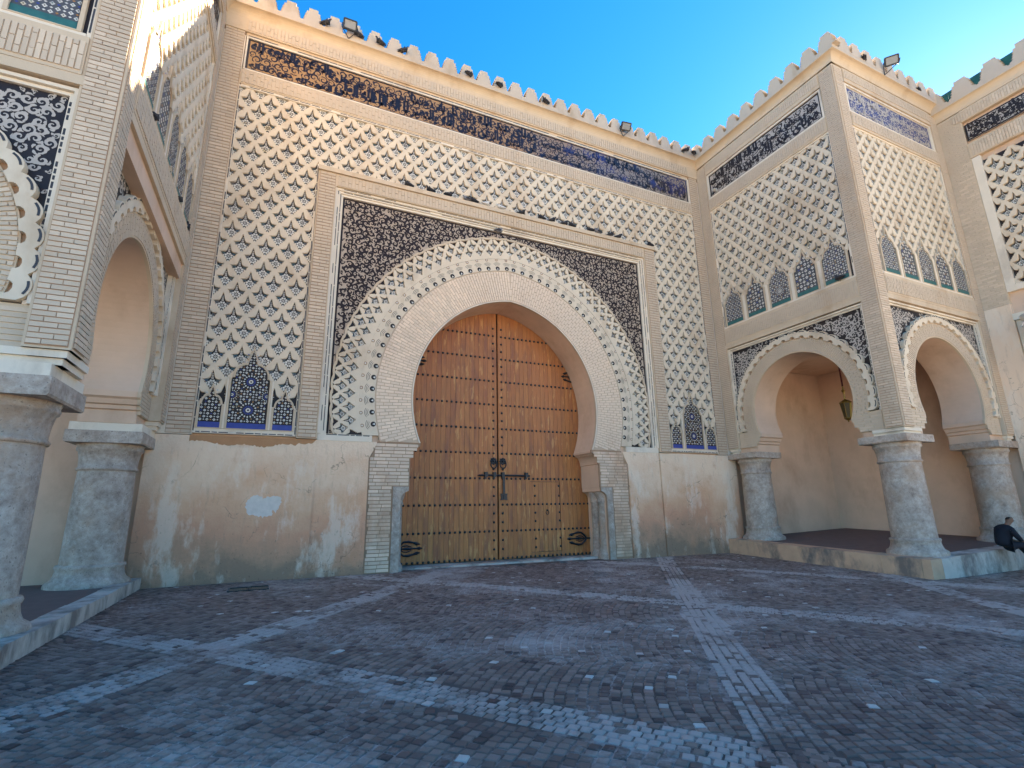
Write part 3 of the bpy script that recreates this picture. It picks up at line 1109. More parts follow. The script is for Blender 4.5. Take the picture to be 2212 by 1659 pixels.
# mouldings round the fields (thin cream strips with a line of dark tile)
mb, dm = MB(), MB()
mb.box(FA, XL-.2, -1.97, 3.46, 15.44, -.16, -.02)
mb.box(FA, 15.21, XR+.2, 3.46, 15.44, -.16, -.02)
for u in (-1.95, 15.19):
    mb.box(FA, u-.02, u+.02, 3.50, 13.66, -.16, .012)
    dashes(dm, FA, u, 3.55, u, 13.6, .016, ln=.3)
for u in (.325, 12.895):
    mb.box(FA, u-.025, u+.025, 3.50, 11.70, -.16, .010)
    dashes(dm, FA, u, 3.55, u, 11.6, .014, ln=.3)
mb.box(FA, -1.929, .299, 3.50, 3.625, -.16, .012)
mb.box(FA, 12.921, 15.169, 3.50, 3.625, -.16, .012)
dashes(dm, FA, -1.9, 3.53, .28, 3.53, .016)
dashes(dm, FA, 12.95, 3.53, 15.15, 3.53, .016)
mb.box(FA, -1.929, 15.169, 13.615, 13.70, -.16, .012)
dashes(dm, FA, -1.9, 13.66, 15.15, 13.66, .016, ln=.3)
mb.box(FA, .351, 12.869, 11.615, 11.70, -.16, .012)
dashes(dm, FA, .4, 11.66, 12.8, 11.66, .016, ln=.3)
part('field_moulding', mb, 'pale', gate)
# zellij niches at the feet of the two side fields
def niche(owner, fr, c, hw, v0, vs, top, n, star, tint=0, base='tblue', s=.085, gr='tblack'):
    out = niche_outline(c, hw, v0, vs, top)
    big = niche_outline(c, hw+.055, v0-.02, vs-.02, top+.10)
    p = part('mosaic_niche', MB().plate(fr, out, n-.06, n), gr, owner)
    part('niche_frame', MB().plate(fr, big, n-.06, n+.035, holes=[out]), 'stucco', p)
    mb = MB()
    zellij(mb, fr, in_niche(c, hw, v0+.16, vs, top), c-hw, c+hw, v0+.16, top, n, s, star, tint)
    part('mosaic_tiles', mb, ZM, p, kind='stuff')
    me = MB().box(fr, c-hw+.002, c+hw-.002, v0+.002, v0+.14, n-.01, n+.012)
    part('tile_border', me, base, p)
for a, b in ((-1.93, .30), (12.92, 15.17)):
    c = (a+b)/2
    niche(gate, FA, c, .44, 3.64, 4.95, 5.70, .006, [(c, 4.12, .26), (c, 4.86, .24), (c-.4, 4.5, .17), (c+.4, 4.5, .17)], 1, s=.07)
    for q in (a+.29, b-.29):
        niche(gate, FA, q, .235, 3.64, 4.22, 4.66, .006, [], s=.075)
    part('niche_pier', MB().box(FA, c-.535, c-.497, 3.63, 4.9, -.1, .03), 'pale', gate)
    part('niche_pier', MB().box(FA, c+.497, c+.535, 3.63, 4.9, -.1, .03), 'pale', gate)
# corner pilasters and bands of brick
for u0, u1 in ((XL+.02, -1.99), (15.23, XR-.02)):
    part('pilaster_joints', MB().box(FA, u0+.01, u1-.01, 3.48, 15.88, -.1, -.017), 'joint', gate)
    brick_strip(bk, FA, u0+.015, u1-.015, 3.48, 15.88, -.017, h=.10, L=.30, gap=.022)
part('brick_band_backing', MB().box(FA, -1.97, 15.21, 13.70, 14.20, -.16, .03), 'stucco', gate)
brick_strip(bk, FA, -1.95, 15.19, 13.74, 14.18, .03, h=.10, L=.30, vert=True)
part('brick_band_backing', MB().box(FA, XL-.2, XR+.2, 15.56, 16.02, -.16, .03), 'stucco', gate)
brick_strip(bk, FA, -1.95, 15.19, 15.60, 15.99, .03, h=.10, L=.30, vert=True)
mb = MB()
frame_strip(mb, FA, -1.90, 15.14, 14.29, 15.38, .045, -.16, -.005)
part('inscription_frame', mb, 'pale', gate)
dashes(dm, FA, -1.9, 15.45, 15.1, 15.45, .0, ln=.35)
part('ledge_shelf', MB().box(FA, -1.97, 15.21, 15.43, 15.56, -.16, -.03), 'stucco', gate)
inscription(gate, FA, -1.90, 15.14, 14.29, 15.38, -.05, [0, 1, 2, 3, 4, 5, 6, 7, 8, 9])
# alfiz: brick frame round the doorway
for u0, u1 in ((.36, .87), (12.35, 12.86)):
    part('alfiz_pilaster', MB().box(FA, u0, u1, 3.46, 11.60, -.16, .06), 'stucco', gate)
    part('pilaster_joints', MB().box(FA, u0+.03, u1-.03, 3.48, 11.45, 0, .063), 'joint', gate)
    brick_strip(bk, FA, u0+.035, u1-.035, 3.49, 11.45, .063, h=.10, L=.32, gap=.022)
part('alfiz_lintel', MB().box(FA, .872, 12.348, 11.06, 11.597, -.16, .06), 'stucco', gate)
brick_strip(bk, FA, .90, 12.32, 11.08, 11.46, .06, h=.10, L=.30, vert=True)
part('alfiz_ledge', MB().box(FA, .33, 12.89, 11.47, 11.61, -.15, .13), 'stucco', gate)
mb = MB()
for k, (w0, n) in enumerate(((0, .0), (.075, -.035), (.15, -.07))):
    a, b, t = .873+w0, 12.347-w0, 11.06-w0
    mb.box(FA, a, a+.073, 3.62, t, -.16, n)
    mb.box(FA, b-.073, b, 3.62, t, -.16, n)
    mb.box(FA, a+.0735, b-.0735, t-.073, t-.001, -.16, n-.001)
part('alfiz_moulding', mb, 'pale', gate)
for q in (.945, 1.02):
    dashes(dm, FA, q, 3.7, q, 10.95, .004 if q < 1 else -.03, ln=.45, w=.010)
    dashes(dm, FA, 2*CX-q, 3.7, 2*CX-q, 10.95, .004 if q < 1 else -.03, ln=.45, w=.010)
    dashes(dm, FA, 1.1, 11.98-q, 12.1, 11.98-q, .004 if q < 1 else -.03, ln=.45, w=.010)
mb = MB().box(FA, .88, 2.3, 3.44, 3.62, -.16, -.03).box(FA, 2*CX-2.3, 2*CX-.88, 3.44, 3.62, -.16, -.03)
part('alfiz_sill', mb, 'pale', gate)
dashes(dm, FA, 1.1, 3.60, 2.25, 3.60, -.026, ln=.2)
# spandrel mosaic
sp = [(1.10, 3.62)]+arc(CX, ZC, E_, R_V, 3.62)+[(2*CX-1.10, 3.62), (2*CX-1.10, 10.84), (1.10, 10.84)]
spn = part('spandrel_mosaic', MB().plate(FA, sp, -.16, -.135), 'mosaicg', gate)
def ok_sp(u, v, m):
    d = abs(u-CX)
    rr = math.hypot(d+E_, v-ZC)
    m *= .8
    return rr > R_D+.02+m and 1.15+m < u < 2*CX-1.15-m and 3.65+m < v < 10.80-m
mb = MB()
mb.box(FA, 1.102, 1.155, 3.63, 10.83, -.135, -.128); mb.box(FA, 2*CX-1.155, 2*CX-1.102, 3.63, 10.83, -.135, -.128)
mb.box(FA, 1.156, 2*CX-1.156, 10.785, 10.83, -.135, -.128)
scrolls(mb, FA, ok_sp, 1.1, 2*CX-1.1, 3.6, 10.85, .20, -.130, .0215)
part('scroll_tiles', mb, 'scrolldark', spn, kind='stuff')
# lambrequin band round the voussoirs
def pol(sg):
    def f(s_, t, n):
        a = s_/5.4
        return FA.p(CX+sg*(t*math.cos(a)-E_), ZC+t*math.sin(a), n)
    return f
rb = arc(CX, ZC, E_, R_D+.02, 3.63)+arc(CX, ZC, E_, R_V, 3.63)[::-1]
part('lambrequin_backing', MB().plate(FA, rb, -.16, -.10), 'tblack', gate)
rb = arc(CX, ZC, E_, 5.06, 3.63)+arc(CX, ZC, E_, R_V+.003, 3.63)[::-1]
part('lambrequin_inner', MB().plate(FA, rb, -.15, -.055), 'net', gate)
a_lo = math.asin((3.63-ZC)/5.4)
NP = 24
mb = MB(); disc = MB(); rim = []
for sg in (1, -1):
    a_hi = math.acos(E_/5.4)
    st = (a_hi-a_lo)/NP
    w = st*5.4
    cs = []
    for i in range(-1, NP+2):
        for rr, off in ((5.05, .5), (5.28, 0), (5.51, .5), (5.74, 0)):
            q_ = ((a_lo+(i+off)*st)*5.4, rr)
            cs.append(q_ if rr > 5.1 else q_+(0,))
    lattice(mb, pol(sg), cs, w, .46, ((a_lo*5.4, a_hi*5.4), (5.06, 5.78)), -.045, -.10, hs=1.0)
    for q_ in cs:
        s_, t = q_[:2]
        if len(q_) == 2 and a_lo*5.4+.1 < s_ < a_hi*5.4+.03 and t < 5.6:
            a = s_/5.4
            flower_at(fw, FA, CX+sg*(t*math.cos(a)-E_), ZC+t*math.sin(a), -.096, w*.92, .46/w, (a if sg > 0 else PI-a)-PI/2)
    for i in range(NP):
        a = a_lo+(i+.5)*st
        f = pol(sg)
        # little ring hole, arcs, half round niche
        def circ(t, r, n, m, k=10, s2=1):
            disc.poly([f(a*5.4+r*math.cos(2*PI*q/k)*5.4/t*s2, t+r*math.sin(2*PI*q/k), n) for q in range(k)], m)
        circ(5.02, .052, -.050, 1)
        circ(5.02, .030, -.047, 2, 4)
        circ(4.715, .075, -.050, 0)
        disc.poly([f(a*5.4+x*5.4/4.7, 4.70+y, -.047) for x, y in ((-.035, -.03), (.035, -.03), (0, .04))], 2)
        for rr in (.125, .165, .205):
            P = []
            for q in range(7):
                b = .28*PI+.44*PI*q/6
                P.append((4.715+rr*math.sin(b), rr*math.cos(b)))
            for (t0, x0), (t1, x1) in zip(P, P[1:]):
                disc.poly([f(a*5.4+x0*5.4/t0, t0-.006, -.051), f(a*5.4+x1*5.4/t1, t1-.006, -.051), f(a*5.4+x1*5.4/t1, t1+.006, -.051), f(a*5.4+x0*5.4/t0, t0+.006, -.051)], 3)
part('lambrequin_net', mb, 'net', gate)
part('lambrequin_inlay', disc, ['tblack', 'joint', 'twhite', 'tdash'], gate, kind='stuff')
sc = lobed_ring(CX, ZC, E_, R_D-.04, R_D+.01, 3.63, NP, .035)
part('lambrequin_edge', MB().plate(FA, sc, -.13, -.04), 'stucco', gate)
part('dash_tiles', dm, 'tdash', gate, kind='stuff')
cornice(gate, FA, XL-.0, XR+.0, 16.02, 16.30, .24)
part('parapet', MB().box(FA, XL-.2, XR+.2, 16.301, 16.42, -.6, .26), 'parapet', gate)
roof_tiles(gate, FA, XL, XR, 16.42, 16.74, .02)
merlons(gate, FA, [XL+.42+i*.64 for i in range(28)], 16.42, .64, .56, .26)
bk.finish(); bv.finish(); bj.finish(); fw.finish()

# ================================================================== corner pavilions and the main block
def pier_column(owner, c, zb, zs0, zs1, rn=.5):
    """thick stone column; returns nothing, all parts under one column part"""
    x, y = c
    sh = part('column', MB().lathe((x, y, 0), [(rn*1.06, zb+.40), (rn*1.05, zb+.9), (rn*1.03, zb+1.7), (rn, zs0-.55)], 40), 'stone', owner, smooth=True)
    H = zs0
    base = MB().lathe((x, y, 0), [(rn*1.42, zb-.3), (rn*1.42, zb+.05), (rn*1.39, zb+.09), (rn*1.24, zb+.14), (rn*1.17, zb+.22), (rn*1.13, zb+.33), (rn*1.16, zb+.35), (rn*1.18, zb+.385), (rn*1.15, zb+.42), (rn*1.06, zb+.43)], 40)
    part('column_base', base, 'stone', sh, smooth=True)
    cap = MB().lathe((x, y, 0), [(rn*.98, H-.56), (rn*1.06, H-.55), (rn*1.09, H-.52), (rn*1.06, H-.49), (rn*1.02, H-.48), (rn*1.04, H-.3), (rn*1.10, H-.15), (rn*1.16, H-.13), (rn*1.18, H-.09), (rn*1.15, H-.05), (rn*1.20, H), (0.01, H)], 40)
    part('column_capital', cap, 'stone', sh, smooth=True)
    f = Frame((x, y, 0), (1, 0, 0), (0, -1, 0))
    a = .66
    sl_ = MB().plate(f, [(-a+.02, zs0), (a-.02, zs0), (a, zs0+.03), (a, zs1), (-a, zs1), (-a, zs0+.03)], -a, a)
    part('abacus', sl_, 'stone', sh)

def pavilion_face(owner, fr, L, bk, fw, lean=False, mir=1, blue=False, seed=0, rich=True, flip=False, zo=0.0, rec=0.0):
    C = L/2-.02
    hw, zc, top, zn = 1.80, 4.85+zo, 6.60+zo, 4.12+zo
    e = arch_e(hw, zc, top)
    e = max(.02, e) if e > 0 else .02
    Ri, Rv, Rs = hw+e, hw+e+.47, hw+e+.66
    imp = [(C-1.86, 3.47), (C-1.86, 3.74), (C-1.80, 3.76), (C-1.80, 3.84), (C-1.74, 3.86), (C-1.70, 3.96), (C-1.64, 4.0), (C-1.64, zn)]
    A = arc(C, zc, e, Ri, zn)
    pr = imp+A+[(2*C-a, b) for a, b in reversed(imp)]
    top_z = 16.02
    mg = .33
    core = [(mg, 3.47)]+pr+[(L-mg, 3.47), (L-mg, 7.72), (mg, 7.72)]
    part('arch_wall', MB().plate(fr, core, -1.28, -.17-rec), 'tan', owner)
    part('upper_wall', MB().box(fr, mg, L-mg, 7.722, top_z, -1.28, -.16), 'stucco', owner)
    # pilasters
    pw = .50
    for a, b in ((0.004, pw), (L-pw, L-.004)):
        part('pilaster', MB().box(fr, a, b, 3.66, top_z-.05, -.48, 0), 'stucco', owner)
        part('pilaster_joints', MB().box(fr, a+.03, b-.03, 3.69, top_z-.10, -.1, .003), 'joint', owner)
        brick_strip(bk, fr, a+.035, b-.035, 3.70, 15.90, .003, h=.075, L=.27, gap=.015)
        mbx = MB()
        mbx.box(fr, a+(.06 if a > 1 else .04), b-(.06 if a < 1 else .04), 3.56, 3.657, -.9, -.04)
        mbx.box(fr, a+(.12 if a > 1 else .085), b-(.12 if a < 1 else .085), 3.47, 3.5595, -.9, -.085)
        part('impost_step', mbx, 'pale', owner)
    # plain pier below the spandrel
    for sg in (1, -1):
        q = [(pw+.002, 3.66), (C-1.86, 3.66), (C-1.86, 3.74), (C-1.80, 3.76), (C-1.80, 3.84), (C-1.74, 3.86), (C-1.70, 3.96), (C-1.64, 4.0), (C-1.64, zn), (C-2.0, 4.24), (pw+.002, 4.24)]
        if sg < 0:
            q = [(2*C-a, b) for a, b in q]
            q = [(min(a, L-pw-.002), b) for a, b in q]
        part('pier_facing', MB().plate(fr, q, -.18-rec, -.11-rec), 'stucco', owner)
        for r in range(7):
            z = 3.70+r*.077
            e0, e1 = pw+.03, C-1.70-(.14 if z < 3.85 else 0)
            mid = e0+(e1-e0)*(.4 if r % 2 else .65)
            for s0, s1 in ((e0, mid-.01), (mid+.01, e1)):
                uc = (s0+s1)/2
                uc = uc if sg > 0 else 2*C-uc
                if uc < L-pw-.05:
                    bk.brick(fr, uc, z, -.11-rec, s1-s0, .06, .014)
    # spandrel
    sp = [(pw+.003, 4.24)]+arc(C, zc, e, Rv-.03, 4.25)+[(L-pw-.003, 4.24), (L-pw-.003, 7.55), (pw+.003, 7.55)]
    spn = part('spandrel_mosaic', MB().plate(fr, sp, -.18-rec, -.15-rec), 'tblack', owner)
    def ok(u, v, m):
        rr = math.hypot(abs(u-C)+e, v-zc)
        return rr > Rs+.07+m and pw+.14+m < u < L-pw-.14-m and 4.30+m < v < 7.42-m
    mb = MB()
    scrolls(mb, fr, ok, pw, L-pw, 4.2, 7.5, .165, -.146-rec, .0155)
    part('scroll_tiles', mb, 'scrollpale', spn, kind='stuff')
    mb = MB()
    for w0, n in ((0, -.05), (.06, -.10)):
        a, b, t = pw+.004+w0, L-pw-.004-w0, 7.55-w0
        mb.box(fr, a, a+.055, 4.24, t, -.16-rec, n-rec*.6)
        mb.box(fr, b-.055, b, 4.24, t, -.16-rec, n-rec*.6)
        mb.box(fr, a+.056, b-.056, t-.055, t-.001, -.16-rec, n-.001-rec*.6)
    part('spandrel_moulding', mb, 'pale', owner)
    dm = MB()
    for u in (pw+.09, L-pw-.09):
        dashes(dm, fr, u, 4.3, u, 7.4, -.097-rec*.6, ln=.08, w=.016)
    # voussoirs and scalloped band
    ring = arc(C, zc, e, Rv, zn)+arc(C, zc, e, Ri, zn)[::-1]
    part('voussoir_backing', MB().plate(fr, ring, -.17-rec, -.105-rec), 'stucco', owner)
    ring_bricks(bk, fr, C, zc, e, Ri+.02, Rv-.01, zn+.01, -.105-rec, 2, th=.065)
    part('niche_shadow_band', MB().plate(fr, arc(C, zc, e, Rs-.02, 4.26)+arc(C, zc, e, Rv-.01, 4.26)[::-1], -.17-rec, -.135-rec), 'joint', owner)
    part('scalloped_band', MB().plate(fr, lobed_ring(C, zc, e, Rv, Rs-.02, 4.26, 12, .095), -.17-rec, -.03-rec), 'net', owner)
    a0, a1 = math.asin((4.26-zc)/Rs), math.acos(e/Rs)
    for sg in (1, -1):
        for i in range(12):
            P = []
            for q in range(6):
                a = a0+(a1-a0)*(i+.25+.5*q/5)/12
                rr = Rs+.015+.02*math.sin(PI*q/5)
                P.append((C+sg*(rr*math.cos(a)-e), zc+rr*math.sin(a)))
            ribbon(dm, fr, P, [.015]*6, -.026-rec)
    # ledge above the spandrel
    part('ledge', MB().box(fr, pw-.06, L-pw+.06, 7.58, 7.74, -.2, .012), 'stucco', owner)
    part('ledge_band', MB().box(fr, pw+.004, L-pw-.004, 7.742, 8.40, -.2, .02), 'stucco', owner)
    brick_strip(bk, fr, pw+.02, L-pw-.02, 7.80, 8.30, .02, h=.075, L=.26, vert=True)
    # sebka with five niches
    a, b, c, d = pw+.06, L-pw-.06, 8.46, 13.62
    part('tile_backing', MB().box(fr, a, b, c, d, -.17, -.092), 'tblack', owner)
    mb = MB()
    pit = (b-a)/5
    w = pit/2
    h = w*1.29
    cs = grid_centers(a, b, 9.3, d, w, h, a+w/2, 10.0+.15)
    lattice(mb, lambda u, v, n: fr.p(u, v, n), cs, w, h, ((a, b), (9.35, d)), -.03, -.092)
    part('carved_net', mb, 'net', owner)
    for u, v in cs:
        if a-.05 < u < b+.05 and 9.5 < v < d+.02 and not (v < 10.12 and abs(((u-a) % pit)-pit/2) < .15):
            flower_at(fw, fr, u, v, -.088, w, h/w)
    mb = MB()
    mb.box(fr, a-.06, a-.002, 8.40, 13.68, -.17, -.01)
    mb.box(fr, b+.002, b+.06, 8.40, 13.68, -.17, -.01)
    mb.box(fr, a, b, 13.622, 13.68, -.17, -.012)
    mb.box(fr, a, b, 8.402, 8.46, -.17, .005)
    part('field_moulding', mb, 'pale', owner)
    dashes(dm, fr, a-.03, 8.5, a-.03, 13.6, -.006, ln=.3)
    dashes(dm, fr, b+.03, 8.5, b+.03, 13.6, -.006, ln=.3)
    part('niche_field', MB().box(fr, a, b, 8.461, 9.36, -.15, -.04), 'tblack', owner)
    for i in range(5):
        cc = a+(i+.5)*pit
        st = [(cc, 9.0, .2)] if i == 2 else []
        niche(owner, fr, cc, .385, 8.48, 9.42, 10.02, -.02, st, base='tteal', s=.075 if i % 2 == 0 else .12, gr='tgrey')
        if i:
            part('niche_pier', MB().box(fr, a+i*pit-.055, a+i*pit+.055, 8.462, 9.44, -.13, .0), 'pale', owner)
    # band, inscription, band
    part('brick_band_backing', MB().box(fr, pw+.004, L-pw-.004, 13.682, 14.22, -.17, .025), 'stucco', owner)
    brick_strip(bk, fr, pw+.02, L-pw-.02, 13.76, 14.18, .025, h=.08, L=.26, vert=True)
    mb = MB()
    frame_strip(mb, fr, pw+.09, L-pw-.09, 14.32, 15.34, .07, -.17, -.01)
    part('inscription_frame', mb, 'pale', owner)
    inscription(owner, fr, pw+.09, L-pw-.09, 14.32, 15.34, -.06, [4, 2, 7, 9, 1, 5] if seed == 0 else [8, 6, 0, 3], ground='insblue' if blue else 'scrollpale', text='scrollpale' if blue else 'tblack')
    part('brick_band_backing', MB().box(fr, pw+.004, L-pw-.004, 15.43, 15.97, -.17, .025), 'stucco', owner)
    brick_strip(bk, fr, pw+.02, L-pw-.02, 15.56, 15.92, .025, h=.08, L=.26, vert=True)
    part('dash_tiles', dm, 'tdash', owner, kind='stuff')

def pavilion(name, label, x0, sx, yt, colx, blue):
    """x0: inner face, sx: +1 extends to +x"""
    ow = thing(name, label, 'pavilion', (x0+sx*3, yt/2, 0))
    bk = Pieces('brick', 'brickwork', ub, ['brick'], ow)
    fw = Pieces('tile_flower', 'tile_flowers', fl, FMATS, ow)
    side = Frame((x0, 0, 0), (0, -1, 0), (-sx, 0, 0))
    front = Frame((x0, yt, 0), (sx, 0, 0), (0, -1, 0))
    rec = 0.0 if sx > 0 else .12
    pavilion_face(ow, side, -yt, bk, fw, seed=0, rec=rec)
    pavilion_face(ow, front, 6.1, bk, fw, blue=blue, seed=1)
    # loggia ceiling, roof, cornice
    a, b = sorted((x0+sx*.05, x0+sx*6.1))
    G = Frame((0, 0, 0), (1, 0, 0), (0, -1, 0))
    part('loggia_ceiling', MB().box(G, a+.3, b, 7.2, 7.6, -.1, -yt-.3), 'tan', ow)
    part('roof', MB().box(G, a+.3, b, 15.6, 16.28, -.1, -yt-.3), 'roof', ow)
    cornice(ow, side, -.0, -yt, 16.02, 16.30, .24, m1=1)
    cornice(ow, front, 0, 6.1, 16.02, 16.30, .24, m0=1)
    part('parapet', MB().box(side, -.0, -yt+.262, 16.301, 16.42, -.6, .262).box(front, -.26, 6.1, 16.301, 16.418, -.6, .258), 'parapet', ow)
    roof_tiles(ow, side, .2, -yt, 16.42, 16.74, .0)
    roof_tiles(ow, front, .3, 6.1, 16.42, 16.74, .0)
    merlons(ow, side, [.30+.66*i for i in range(10)], 16.42, .66, .56, .26)
    merlons(ow, front, [.45+.66*i for i in range(9)], 16.42, .66, .56, .262)
    # columns
    zz = (lambda u, v: .42+.037*v+.03*(u-16.3)) if sx > 0 else (lambda u, v: .20)
    for cx, cy in ((colx, -.62), (colx, yt+.62), (x0+sx*(6.1-.62), yt+.62)):
        pier_column(ow, (cx, cy), zz(cx, cy), 3.26 if sx > 0 else 3.05, 3.468 if sx > 0 else 3.30)
        if sx < 0:
            part('abacus_block', MB().box(Frame((cx, cy, 0), (1, 0, 0), (0, -1, 0)), -.62, .62, 3.301, 3.469, -.62, .62), 'pale', ow)
    bk.finish(); fw.finish()
    return ow
right = pavilion('corner_pavilion', 'cream corner pavilion with open arches on thick stone columns, right of the doorway', XR, 1, YTR, 16.32, True)
left = pavilion('corner_pavilion', 'cream corner pavilion with sunlit top and thick columns, left of the doorway', XL, -1, YTL, -3.33, False)
# plinths
def plinth(owner, pts, zf, zb, mats):
    mb = MB()
    n = len(pts)
    top = [(x, y, zf(x, y)) for x, y in pts]
    bot = [(x, y, zb(x, y)) for x, y in pts]
    mb.poly(top, 0)
    for i in range(n):
        j = (i+1) % n
        mb.poly([top[i], top[j], bot[j], bot[i]], 1)
    return part('plinth', mb, mats, owner)
def zfr(x, y):
    return .42+.037*y+.03*(x-16.3)
def kerb(owner, a, b, zf, w, mat, nn, lab=None, hh=.45, dz=.03):
    """row of kerb stones along a-b"""
    a, b = Vector(a), Vector(b)
    L = (b-a).length
    d = (b-a)/L
    o_ = Vector((d.y, -d.x))*nn
    t = 0
    while t < L-.05:
        l = min(.75+R()*.5, L-t)
        mb = MB()
        t1 = t+l-.008
        p = [a+d*t, a+d*t1, a+d*t1+o_*w, a+d*t+o_*w]
        dzz = (R()-.5)*.015
        tp = [(q.x, q.y, zf(q.x, q.y)+dz+dzz) for q in p]
        bt = [(q.x, q.y, zf(q.x, q.y)-hh) for q in p]
        # chamfered outer edge
        tp2 = list(tp)
        c0, c1 = p[0]-o_*-.0, p[1]
        mb.poly(tp)
        for i in range(4):
            j = (i+1) % 4
            mb.poly([tp[i], tp[j], bt[j], bt[i]])
        part('kerb_stone', mb, mat, owner)
        t += l
X0, Y0 = 15.20, -6.42
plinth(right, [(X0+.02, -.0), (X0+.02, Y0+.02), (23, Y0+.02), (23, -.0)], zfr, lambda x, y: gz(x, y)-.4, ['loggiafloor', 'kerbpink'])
kerb(right, (X0, -.03), (X0, Y0), zfr, .50, 'kerbpink', -1, hh=.75, dz=.012)
kerb(right, (X0+.5, Y0), (23, Y0), zfr, .46, 'kerb', -1, hh=.75, dz=.012)
zfl = lambda x, y: .20
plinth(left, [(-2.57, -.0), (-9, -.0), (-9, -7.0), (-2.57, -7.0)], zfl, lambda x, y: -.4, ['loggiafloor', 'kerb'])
kerb(left, (-2.53, -.05), (-2.53, -9.3), zfl, .30, 'kerb', 1, hh=.6, dz=.035)
# far block beyond the right pavilion
blk = thing('gatehouse_wall', 'projecting cream gatehouse wall with green roof tiles at far right', 'gatehouse', (22, -11, 0))
FB = Frame((21.81, .2, 0), (0, -1, 0), (-1, 0, 0))
bk = Pieces('brick', 'brickwork', ub, ['brick'], blk)
fw = Pieces('tile_flower', 'tile_flowers', fl, FMATS, blk)
LB = 10.9
part('wall_core', MB().box(FB, 0, LB, -.5, 15.9, -3.0, -.14), 'tan', blk)
o6 = .2-YTR
part('pilaster', MB().box(FB, o6+.003, o6+.72, 8.0, 15.6, -.14, 0), 'stucco', blk)
brick_strip(bk, FB, o6+.02, o6+.70, 8.0, 15.55, 0, h=.075, L=.27, gap=.015)
part('plaster_pilaster', MB().box(FB, o6+.003, o6+.72, -.4, 7.995, -.14, .01), 'plaster', blk)
part('pale_panel', MB().box(FB, o6+.74, LB, -.4, 7.4, -.14, -.05), 'pale', blk)
a, b = o6+.98, o6+.98+5.2
part('tile_backing', MB().box(FB, a, b, 8.6, 13.4, -.14, -.12), 'tblack', blk)
mb = MB()
cs = grid_centers(a, b, 8.6, 13.4, .53, .62, a, 13.3)
lattice(mb, lambda u, v, n: FB.p(u, v, n), cs, .53, .62, ((a, b), (8.6, 13.4)), -.02, -.12)
part('carved_net', mb, 'net', blk)
for u, v in cs:
    if a+.1 < u < b-.1 and 8.8 < v < 13.3:
        flower_at(fw, FB, u, v, -.116, .53, 1.17)
mb = MB()
mb.box(FB, a-.25, a-.002, 8.4, 13.6, -.14, .0)
mb.box(FB, a, b, 8.4, 8.6, -.14, .02)
mb.box(FB, o6+.72, LB, 7.4, 7.62, -.14, .06)
part('field_moulding', mb, 'pale', blk)
part('brick_band_backing', MB().box(FB, o6+.73, LB, 13.62, 14.2, -.14, .02), 'stucco', blk)
brick_strip(bk, FB, o6+.8, o6+6, 13.66, 14.16, .02, h=.08, L=.26, vert=True)
inscription(blk, FB, o6+.75, o6+.75+6.0, 14.35, 15.0, -.04, [2, 5, 8, 1], ground='scrollpale', text='tblack')
part('brick_band_backing', MB().box(FB, o6+.73, LB, 15.15, 15.6, -.14, .03), 'stucco', blk)
brick_strip(bk, FB, o6+.5, o6+6, 15.2, 15.56, .03, h=.08, L=.26, vert=True)
cornice(blk, FB, o6+.0, LB, 15.62, 15.95, .20)
part('parapet', MB().box(FB, o6-.1, LB, 15.951, 16.1, -.9, .22), 'parapet', blk)
roof_tiles(blk, FB, o6-.1, LB, 16.1, 16.62, .05)
merlons(blk, FB, [o6+.15+.88*i for i in range(5)], 16.1, .80, .62, .22)
# marble capital that carries the great arch, only its volute enters the view
cy = -6.17-1.55
cp = MB().lathe((21.5, cy, 0), [(.30, 5.6), (.30, 6.55), (.34, 6.6), (.38, 7.0), (.52, 7.2), (.56, 7.35), (.01, 7.36)], 24)
part('marble_capital', cp, 'marble', blk, smooth=True)
vl = MB()
for yy in (cy+.34, cy-.34):
    P = [(21.22, yy+.16*(1-.8*t)*math.cos(t*9), 6.98+.16*(1-.8*t)*math.sin(t*9)) for t in [i/24 for i in range(25)]]
    vl.tube(P, .035, 8)
part('capital_volute', vl, 'marble', blk, smooth=True)
bk.finish(); fw.finish()

# ================================================================== the wooden gate
YD = 1.25
FD = Frame((0, YD, 0), (1, 0, 0), (0, -1, 0))
wg = thing('wooden_gate', 'tall double wooden gate with rows of black iron studs', 'gate', (CX, YD, 0))
DC = 6.61
PW = .1635
def arch_top(x):
    d = abs(x-CX)
    if d >= HW+.02:
        return 4.8
    return ZC+math.sqrt(max(0, (R_IN+.03)**2-(d+E_)**2))
WK = (7.76, 8.94, .20, 2.46)
studs = []
rows = [.07, .90, 1.725, 2.56, 3.38, 4.20, 5.02, 5.84, 6.65, 7.47]
smesh_ = MB()
k = len(smesh_.v)
for r, z in ((.040, 0), (.040, .008), (.034, .022), (.018, .034)):
    for i in range(10):
        a = 2*PI*i/10
        smesh_.v.append((r*math.cos(a), r*math.sin(a), z))
smesh_.f = [(j*10+i, j*10+(i+1) % 10, (j+1)*10+(i+1) % 10, (j+1)*10+i) for j in range(3) for i in range(10)]+[tuple(range(30, 40))]
smesh_.m = [0]*len(smesh_.f)
def open_hw(z):
    if z < 2.1:
        return 3.42
    if z < 3.2:
        return 3.22
    if z < 3.5:
        return 2.95
    return math.sqrt(max(0, R_IN**2-(z-ZC)**2))-E_
leafs = []
